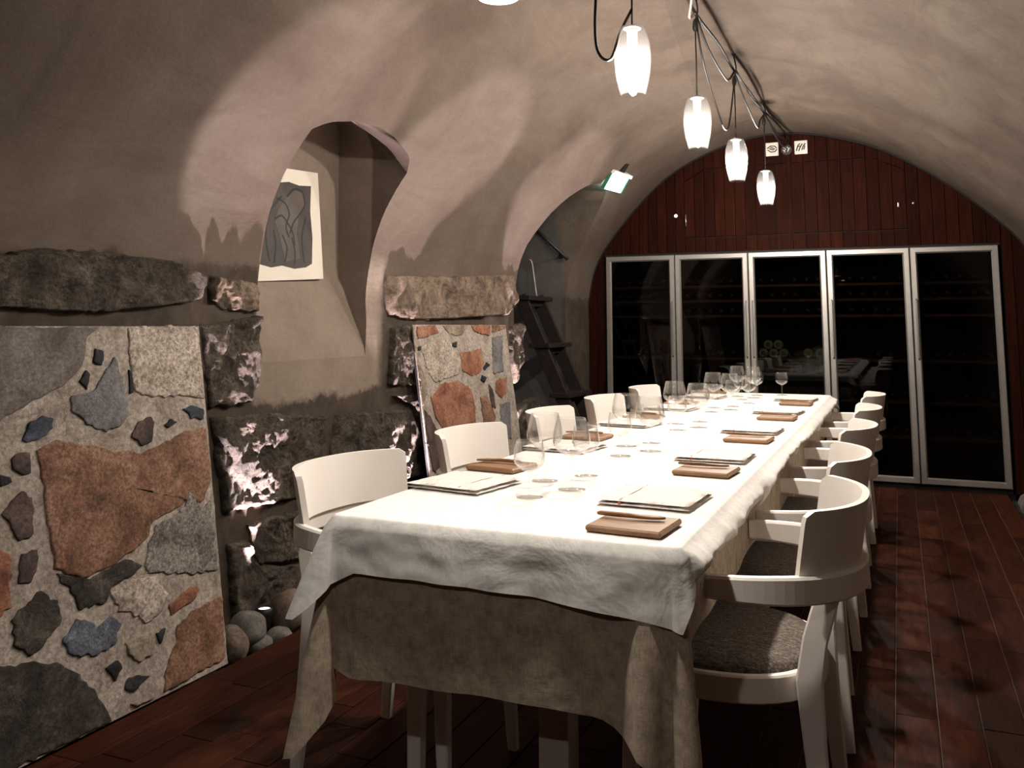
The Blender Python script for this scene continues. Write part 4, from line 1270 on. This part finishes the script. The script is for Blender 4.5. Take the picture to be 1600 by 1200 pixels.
# ------------------------------------------------------------------ stone-faced panels leaning on the wall
PANEL_ONE = [('grey', [(0.107, 1.204), (0.389, 1.208), (0.734, 1.212), (0.678, 1.166), (0.665, 1.104), (0.623, 1.044), (0.561, 1.012), (0.48, 0.984), (0.371, 0.933), (0.093, 0.84)]), ('black', [(0.711, 1.132), (0.746, 1.123), (0.733, 1.074), (0.699, 1.086)]), ('black', [(0.669, 1.063), (0.683, 1.052), (0.668, 1.001), (0.641, 1.029)]), ('slate', [(0.786, 1.1), (0.814, 1.034), (0.828, 0.905), (0.783, 0.863), (0.711, 0.871), (0.631, 0.913), (0.605, 0.945), (0.613, 0.984), (0.692, 0.989), (0.735, 1.039)]), ('pale', [(0.852, 1.208), (1.19, 1.211), (1.186, 0.939), (1.053, 0.958), (0.947, 0.957), (0.864, 0.984), (0.854, 1.098)]), ('black', [(0.844, 1.055), (0.856, 1.043), (0.858, 0.978), (0.841, 0.975)]), ('navy', [(0.425, 0.867), (0.453, 0.911), (0.499, 0.935), (0.538, 0.922), (0.536, 0.893), (0.494, 0.869), (0.45, 0.861)]), ('umber', [(0.833, 0.831), (0.866, 0.88), (0.925, 0.892), (0.943, 0.873), (0.921, 0.81), (0.872, 0.805)]), ('navy', [(1.084, 0.905), (1.127, 0.916), (1.183, 0.897), (1.181, 0.86), (1.12, 0.868)]), ('black', [(0.985, 0.858), (1.018, 0.877), (1.047, 0.863), (1.002, 0.845)]), ('rust', [(0.473, 0.833), (0.542, 0.858), (0.701, 0.815), (0.868, 0.774), (0.987, 0.798), (1.083, 0.83), (1.187, 0.831), (1.192, 0.652), (1.133, 0.56), (1.112, 0.621), (1.065, 0.62), (1.05, 0.579), (0.898, 0.547), (0.874, 0.502), (0.781, 0.466), (0.616, 0.433), (0.518, 0.481), (0.499, 0.598), (0.487, 0.729)]), ('speckle', [(1.073, 0.614), (1.105, 0.613), (1.131, 0.544), (1.184, 0.573), (1.181, 0.328), (1.064, 0.338), (0.853, 0.399), (0.851, 0.426), (0.881, 0.491), (0.911, 0.532), (1.055, 0.567)]), ('dark', [(0.52, 0.473), (0.616, 0.426), (0.78, 0.456), (0.839, 0.42), (0.813, 0.403), (0.721, 0.388), (0.692, 0.348), (0.586, 0.354), (0.563, 0.41)]), ('umber', [(0.388, 0.817), (0.416, 0.835), (0.447, 0.831), (0.45, 0.772), (0.422, 0.772), (0.392, 0.789)]), ('black', [(0.346, 0.783), (0.381, 0.773), (0.39, 0.753), (0.349, 0.747)]), ('umber', [(0.358, 0.67), (0.419, 0.731), (0.448, 0.699), (0.448, 0.599), (0.393, 0.588), (0.381, 0.622)]), ('umber', [(0.4, 0.512), (0.407, 0.555), (0.459, 0.557), (0.458, 0.516), (0.432, 0.47), (0.391, 0.475)]), ('dark', [(0.365, 0.384), (0.461, 0.441), (0.525, 0.384), (0.529, 0.347), (0.494, 0.313), (0.428, 0.277), (0.371, 0.319), (0.377, 0.356)]), ('blue', [(0.53, 0.284), (0.579, 0.327), (0.628, 0.306), (0.65, 0.285), (0.7, 0.299), (0.739, 0.269), (0.711, 0.22), (0.642, 0.201), (0.563, 0.23), (0.542, 0.263)]), ('pale', [(0.702, 0.374), (0.76, 0.394), (0.892, 0.376), (0.94, 0.303), (0.906, 0.255), (0.836, 0.245), (0.788, 0.293), (0.738, 0.311)]), ('red', [(0.942, 0.271), (1.059, 0.299), (1.094, 0.284), (1.052, 0.252), (0.955, 0.237)]), ('rust', [(0.978, 0.194), (1.048, 0.222), (1.194, 0.236), (1.188, 0.022), (0.899, 0.016), (0.908, 0.072), (0.94, 0.121)]), ('tan', [(0.753, 0.208), (0.806, 0.217), (0.869, 0.182), (0.865, 0.144), (0.797, 0.137), (0.762, 0.173)]), ('black', [(0.879, 0.199), (0.922, 0.206), (0.915, 0.192), (0.894, 0.159)]), ('black', [(0.673, 0.158), (0.719, 0.171), (0.728, 0.14), (0.705, 0.111)]), ('black', [(0.731, 0.078), (0.755, 0.107), (0.844, 0.083), (0.762, 0.06)]), ('dark', [(0.17, 0.315), (0.329, 0.276), (0.406, 0.261), (0.487, 0.236), (0.55, 0.199), (0.633, 0.108), (0.676, 0.021), (0.685, 0.007), (0.415, 0.002), (0.205, -0.004), (0.065, 0.131)]), ('red', [(0.238, 0.617), (0.349, 0.58), (0.372, 0.545), (0.367, 0.418), (0.337, 0.401), (0.226, 0.4)]), ('rust', [(0.107, 0.789), (0.23, 0.812), (0.32, 0.738), (0.323, 0.633), (0.203, 0.641), (0.103, 0.67)]), ('slate', [(0.084, 0.618), (0.21, 0.606), (0.199, 0.384), (0.075, 0.376)]), ('tan', [(0.761, 0.027), (0.838, 0.032), (0.849, 0.014), (0.775, 0.014)])]
PANEL_TWO = [('red', [(0.036, 1.201), (0.246, 1.212), (0.289, 1.167), (0.033, 1.134)]), ('tan', [(0.342, 1.215), (0.682, 1.22), (0.572, 1.146), (0.407, 1.159)]), ('red', [(0.727, 1.22), (1.014, 1.225), (0.977, 1.143), (0.758, 1.173)]), ('rust', [(1.044, 1.226), (1.256, 1.235), (1.239, 1.188), (1.024, 1.163)]), ('pale', [(0.06, 1.098), (0.399, 1.129), (0.474, 1.015), (0.472, 0.922), (0.337, 0.91), (0.176, 0.89), (0.102, 0.946)]), ('red', [(0.524, 1.044), (0.817, 1.064), (0.833, 0.964), (0.752, 0.916), (0.63, 0.903), (0.53, 0.945)]), ('slate', [(1.013, 1.13), (1.184, 1.149), (1.111, 0.908), (0.959, 0.906)]), ('red', [(0.993, 0.86), (1.16, 0.868), (1.117, 0.775), (1.033, 0.74), (0.959, 0.789)]), ('red', [(0.105, 0.817), (0.25, 0.879), (0.412, 0.888), (0.608, 0.831), (0.64, 0.704), (0.583, 0.604), (0.196, 0.625), (0.129, 0.712)]), ('rust', [(0.723, 0.766), (0.82, 0.779), (0.91, 0.642), (0.868, 0.602), (0.723, 0.62)]), ('black', [(0.785, 0.903), (0.854, 0.883), (0.798, 0.855), (0.757, 0.873)]), ('black', [(0.885, 0.978), (0.918, 0.961), (0.84, 0.928), (0.817, 0.945)]), ('black', [(0.441, 1.106), (0.494, 1.113), (0.484, 1.079), (0.435, 1.084)]), ('black', [(0.023, 1.092), (0.052, 1.095), (0.046, 1.071), (0.018, 1.071)]), ('umber', [(0.87, 0.843), (0.921, 0.792), (0.923, 0.68), (0.857, 0.717)]), ('umber', [(0.016, 0.755), (0.074, 0.699), (0.16, 0.605), (0.125, 0.421), (0.024, 0.426), (0.009, 0.588)]), ('slate', [(1.001, 0.706), (1.159, 0.714), (1.098, 0.483), (0.963, 0.478)]), ('tan', [(-0.007, 1.031), (0.057, 0.942), (0.082, 0.871), (-0.0, 0.774), (-0.019, 0.894)]), ('rust', [(0.245, 0.578), (0.614, 0.563), (0.642, 0.366), (0.226, 0.372)]), ('slate', [(0.735, 0.573), (0.944, 0.567), (0.918, 0.347), (0.703, 0.358)]), ('dark', [(0.041, 0.383), (0.451, 0.314), (0.392, 0.119), (0.056, 0.166)]), ('rust', [(0.519, 0.34), (0.953, 0.303), (0.917, 0.059), (0.476, 0.118)])]
def stone_panel(label, bx, tx, tz, y0, w, stones, seed):
    L = hypot(tx - bx, tz)
    a = atan2(tx - bx, tz)
    e = empty('stone_panel', (bx, y0, 0.0), label, 'panel')
    e.rotation_euler = (0, a, 0)
    # local: x = out of the face, y = along the wall, z = up the slope
    link('backing_board', box_mesh('backing_board', -0.024, -0.012, 0.0, w, 0.004, L, 0.002, 1), 'panel_edge', e)
    n1, n2 = 40, 40
    verts = [(noise.fractal(Vector((u / n1 * w * 14, v / n2 * L * 14, seed)), 1.0, 2.0, 4) * 0.0025 - 0.0035, u / n1 * w, 0.004 + v / n2 * (L - 0.004)) for v in range(n2 + 1) for u in range(n1 + 1)]
    faces = [(v * (n1 + 1) + u, v * (n1 + 1) + u + 1, (v + 1) * (n1 + 1) + u + 1, (v + 1) * (n1 + 1) + u) for v in range(n2) for u in range(n1)]
    bd = [u for u in range(n1 + 1)] + [(n1 + 1) * v + n1 for v in range(1, n2 + 1)] + [(n1 + 1) * n2 + u for u in range(n1 - 1, -1, -1)] + [(n1 + 1) * v for v in range(n2 - 1, 0, -1)]
    base = len(verts)
    for i in bd:
        verts.append((-0.012, verts[i][1], verts[i][2]))
    for i in range(len(bd)):
        j = (i + 1) % len(bd)
        faces.append((bd[i], base + i, base + j, bd[j]))
    link('mortar_face', mesh_of('mortar_face', verts, faces), 'panel_mortar', e)
    for i, (c, pl) in enumerate(stones):
        pl = [(min(max(u, 0.003), w - 0.003), min(max(v, 0.008), L - 0.003)) for u, v in pl]
        us = [p[0] for p in pl]; vs_ = [p[1] for p in pl]
        size = max(max(us) - min(us), max(vs_) - min(vs_))
        n = 80 if size > 0.2 else (44 if size > 0.08 else 24)
        me = stone_mesh('stone', pl, 0.0035, seed * 50 + i, n, 4 if size > 0.1 else 2, 0.0035, min(0.014, size * 0.09), -0.012, 22)
        o = link('stone', me, 'stone_' + c, e, smooth=True)
        o.matrix_local = Matrix(((0, 0, 1, 0), (1, 0, 0, 0), (0, 1, 0, 0), (0, 0, 0, 1)))
    return e
stone_panel('big panel of boulders in pale mortar, leaning at the left picture edge', -2.235, -2.43, 1.19, 1.487, 1.2, PANEL_ONE, 1)
stone_panel('square panel faced with reddish stones in pale mortar, leaning behind the wall side chairs', -2.245, -2.425, 1.20, 4.32, 1.26, PANEL_TWO, 2)

# ------------------------------------------------------------------ pebbles along the wall
def pebble(x, y, z, r, seed, mat, label, group, sc=(1, 1, 1)):
    bm = bmesh.new()
    bmesh.ops.create_icosphere(bm, subdivisions=3, radius=1.0)
    off = Vector((seed * 2.3, seed * 5.1, seed))
    for v in bm.verts:
        d = 1 + 0.16 * noise.noise(v.co * 1.3 + off) + 0.03 * noise.noise(v.co * 4 + off)
        v.co = Vector((v.co.x * r * sc[0] * d, v.co.y * r * sc[1] * d, v.co.z * r * sc[2] * d))
    me = bpy.data.meshes.new('pebble'); bm.to_mesh(me); bm.free()
    zmin = min(v.co.z for v in me.vertices)
    o = link('pebble', me, mat, None, (x, y, z - zmin), (0, 0, seed * 1.7), True)
    return tag(o, label, 'pebble', group)
G = 'river pebbles in the strip below the niche wall'
bed = -0.046
PEB = [(-2.30, 2.78, bed, 0.062, 'pebble_brown', (0.9, 1.0, 1.15), 'brownish pebble standing right beside the big panel corner'),
       (-2.335, 2.905, bed + 0.012, 0.074, 'pebble_grey', (1, 1.0, 0.95), 'large round grey pebble against the wall, next to the panel'),
       (-2.295, 2.92, bed, 0.046, 'pebble_grey', (1.0, 1.2, 0.8), 'smooth flat grey pebble at the floor edge near the panel'),
       (-2.32, 3.14, bed, 0.078, 'pebble_brown', (0.9, 0.95, 1.1), 'largest mottled brown pebble in the strip below the niche'),
       (-2.285, 3.03, bed, 0.042, 'pebble_grey', (1, 1.3, 0.8), 'small flat grey pebble before the mottled one'),
       (-2.40, 3.24, bed, 0.06, 'pebble_grey', (1, 1.1, 0.9), 'grey pebble tucked at the wall behind the mottled one'),
       (-2.295, 3.28, bed, 0.05, 'pebble_brown', (0.95, 1.1, 0.9), 'brown pebble right of the mottled one'),
       (-2.31, 3.42, bed, 0.062, 'pebble_grey', (1, 1.2, 0.9), 'grey pebble below the hanging cloth corner'),
       (-2.40, 3.40, bed, 0.05, 'pebble_brown', (1, 1.1, 0.8), 'brown pebble at the wall below the hanging cloth corner'),
       (-2.32, 3.58, bed, 0.058, 'pebble_grey', (1, 1.1, 0.9), 'grey pebble behind the near wall side chair'),
       (-2.30, 3.73, bed, 0.055, 'pebble_brown', (1, 1.1, 0.9), 'brown pebble behind the near wall side chair'),
       (-2.33, 3.88, bed, 0.06, 'pebble_grey', (1, 1.2, 0.9), 'grey pebble midway between the two panels'),
       (-2.30, 4.20, bed, 0.05, 'pebble_brown', (1, 1.1, 0.9), 'brown pebble by the left foot of the reddish panel'),
       (-2.39, 2.80, bed, 0.05, 'pebble_grey', (1, 1, 0.9), 'grey pebble half hidden behind the big panel edge'),
       (0.76, 6.75, bed, 0.095, 'pebble_grey', (1, 1.1, 0.95), 'rough grey stone at the right picture edge by the cabinets'),
       (0.75, 7.0, bed, 0.07, 'pebble_grey', (1, 1.1, 0.9), 'grey stone at the right picture edge, closest to the cabinets'),
       (0.80, 6.52, bed, 0.08, 'pebble_brown', (1, 1.1, 0.9), 'brown stone at the right picture edge, closest to the camera')]
for i, (x, y, z, r, m, sc_, lab) in enumerate(PEB):
    pebble(x, y, z, r, i + 1, m, lab, G if x < 0 else 'stones in the strip along the right wall', sc_)

# ------------------------------------------------------------------ floor uplights hidden among the pebbles
for (x, y, lab) in ((-2.355, 3.03, 'small floor uplight among the pebbles by the big panel'), (-2.355, 4.22, 'small floor uplight by the left edge of the reddish panel'), (-2.355, 5.68, 'small floor uplight at the right edge of the reddish panel')):
    e = empty('floor_uplight', (x, y, bed), lab, 'lamp', 'floor uplights washing the stone wall')
    link('housing', lathe('housing', [(0.0, 0.0), (0.022, 0.0), (0.024, 0.004), (0.028, 0.09), (0.032, 0.10), (0.032, 0.13), (0.026, 0.132), (0.026, 0.124), (0.0, 0.124)], 20), 'black_metal', e, smooth=True)
    link('lens', lathe('lens', [(0.0, 0.1275), (0.024, 0.1265), (0.025, 0.1245)], 20), 'uplight_glow', e, smooth=True)
    ld = bpy.data.lights.new('uplight_beam', 'SPOT')
    ld.energy = UPLIGHT_WATTS; ld.color = UPLIGHT_COLOR; ld.spot_size = radians(37); ld.spot_blend = 0.25; ld.shadow_soft_size = 0.015
    lo = bpy.data.objects.new('uplight_beam', ld); COL.objects.link(lo)
    lo.parent = e; lo.location = (0.0, 0, 0.14)
    lo.rotation_euler = (pi, 0, 0)
    d = Vector((-0.045, 0.0, 1.0)).normalized()
    lo.rotation_euler = d.to_track_quat('-Z', 'Y').to_euler()

# ------------------------------------------------------------------ print in the niche
pc = empty('art_print', (-2.588, 3.43, 1.402), 'unframed print of a dark embracing figure on cream card, leaning in the niche', 'picture')
pc.rotation_euler = (radians(4), radians(-2.5), 0)
PWD, PHT = 0.56, 0.525
link('mount_card', box_mesh('mount_card', -0.004, 0.0, -PWD / 2, PWD / 2, 0.0, PHT, 0.0008, 1), 'paper', pc)
dk = [(-0.20, 0.075), (-0.12, 0.06), (-0.04, 0.068), (0.05, 0.052), (0.14, 0.058), (0.19, 0.075), (0.205, 0.20), (0.198, 0.33), (0.215, 0.455), (0.12, 0.45), (0.04, 0.462), (-0.02, 0.455), (-0.08, 0.48), (-0.12, 0.47), (-0.17, 0.39), (-0.195, 0.35), (-0.185, 0.22)]
pr = link('dark_print', prism('dark_print', dk, 0.0, 0.001, 'x'), 'print_dark', pc)
fig = [(-0.02, 0.085), (-0.05, 0.20), (-0.08, 0.27), (-0.05, 0.33), (0.02, 0.39), (0.08, 0.425), (0.14, 0.415), (0.155, 0.36), (0.10, 0.30), (0.08, 0.22), (0.10, 0.10)]
link('pale_figure', prism('pale_figure', fig, 0.001, 0.0016, 'x'), 'print_mid', pr)
for s in ([(-0.13, 0.09), (-0.15, 0.2), (-0.12, 0.30), (-0.06, 0.36), (-0.02, 0.39)], [(-0.06, 0.38), (0.0, 0.36), (0.03, 0.31), (0.0, 0.25), (0.02, 0.2)], [(0.02, 0.39), (0.08, 0.43), (0.14, 0.42), (0.155, 0.36), (0.11, 0.31)],
          [(0.11, 0.31), (0.06, 0.27), (0.03, 0.22)], [(-0.08, 0.28), (-0.03, 0.30), (0.01, 0.27), (0.05, 0.22), (0.06, 0.16)], [(-0.02, 0.085), (0.0, 0.15), (-0.03, 0.21)], [(0.05, 0.07), (0.06, 0.13), (0.04, 0.2)], [(0.13, 0.08), (0.12, 0.2), (0.16, 0.3)], [(-0.10, 0.08), (-0.08, 0.16), (-0.09, 0.23)]):
    link('ink_line', sweep('ink_line', spline([(0.0016, a, b) for a, b in s], 5), rrect(0.010, 0.0008, 0.0002), ups=(1, 0, 0)), 'print_ink', pr)

# ------------------------------------------------------------------ steep steps, handrail and cord in the side passage
sp = empty('wooden_steps', (-2.0, 6.5, 0.0), 'steep dark wooden steps rising into the side passage behind the wall', 'steps')
def step_child(name, me):
    o = link(name, me, 'stair_wood', sp); o.matrix_local = Matrix.Translation(-sp.location); return o
SL = (-2.50 + 1.935) / 1.30
def sx(z): return -1.985 - 0.447 * z
for y in (6.30, 6.66):
    step_child('stringer', sweep('stringer', [(sx(0.0), y, 0.0), (sx(0.7), y, 0.7), (sx(1.42), y, 1.42)], rrect(0.028, 0.10, 0.003), ups=(1, 0, 0.4)))
for z in (0.28, 0.61, 0.72 + 0.33, 1.405):
    z = {0.28: 0.31, 0.61: 0.69, 1.05: 1.05, 1.405: 1.405}[round(z, 3)]
    step_child('tread', box_mesh('tread', sx(z) - 0.08, sx(z) + 0.085, 6.26, 6.76, z - 0.017, z + 0.017, 0.003, 1))
    step_child('cleat', box_mesh('cleat', sx(z) - 0.04, sx(z) + 0.03, 6.315, 6.645, z - 0.06, z - 0.017))
rl = empty('handrail', (-2.5, 6.83, 1.8), 'black metal handrail slanting down the passage wall above the steps', 'handrail')
def rail_child(name, me):
    o = link(name, me, 'black_metal', rl, smooth=True); o.matrix_local = Matrix.Translation(-rl.location); return o
rail_child('bar', sweep('bar', [(-2.86, 6.79, 2.14), (-2.41, 6.79, 1.725)], circle(0.014, 10)))
for x in (-2.48, -2.78):
    z = 1.725 + (-2.41 - x) * 0.922
    rail_child('bracket', sweep('bracket', [(x, 6.79, z), (x, 6.80, z - 0.035), (x, 6.88, z - 0.04)], circle(0.010, 8)))
tag(link('hanging_cord', tube('hanging_cord', [(-2.72, 6.74, 1.73), (-2.69, 6.72, 1.70), (-2.66, 6.69, 1.58), (-2.628, 6.665, 1.425)], 0.005, 6, 6), 'rope', smooth=True), 'thin pale cord hanging from the passage wall to the top step', 'cord')
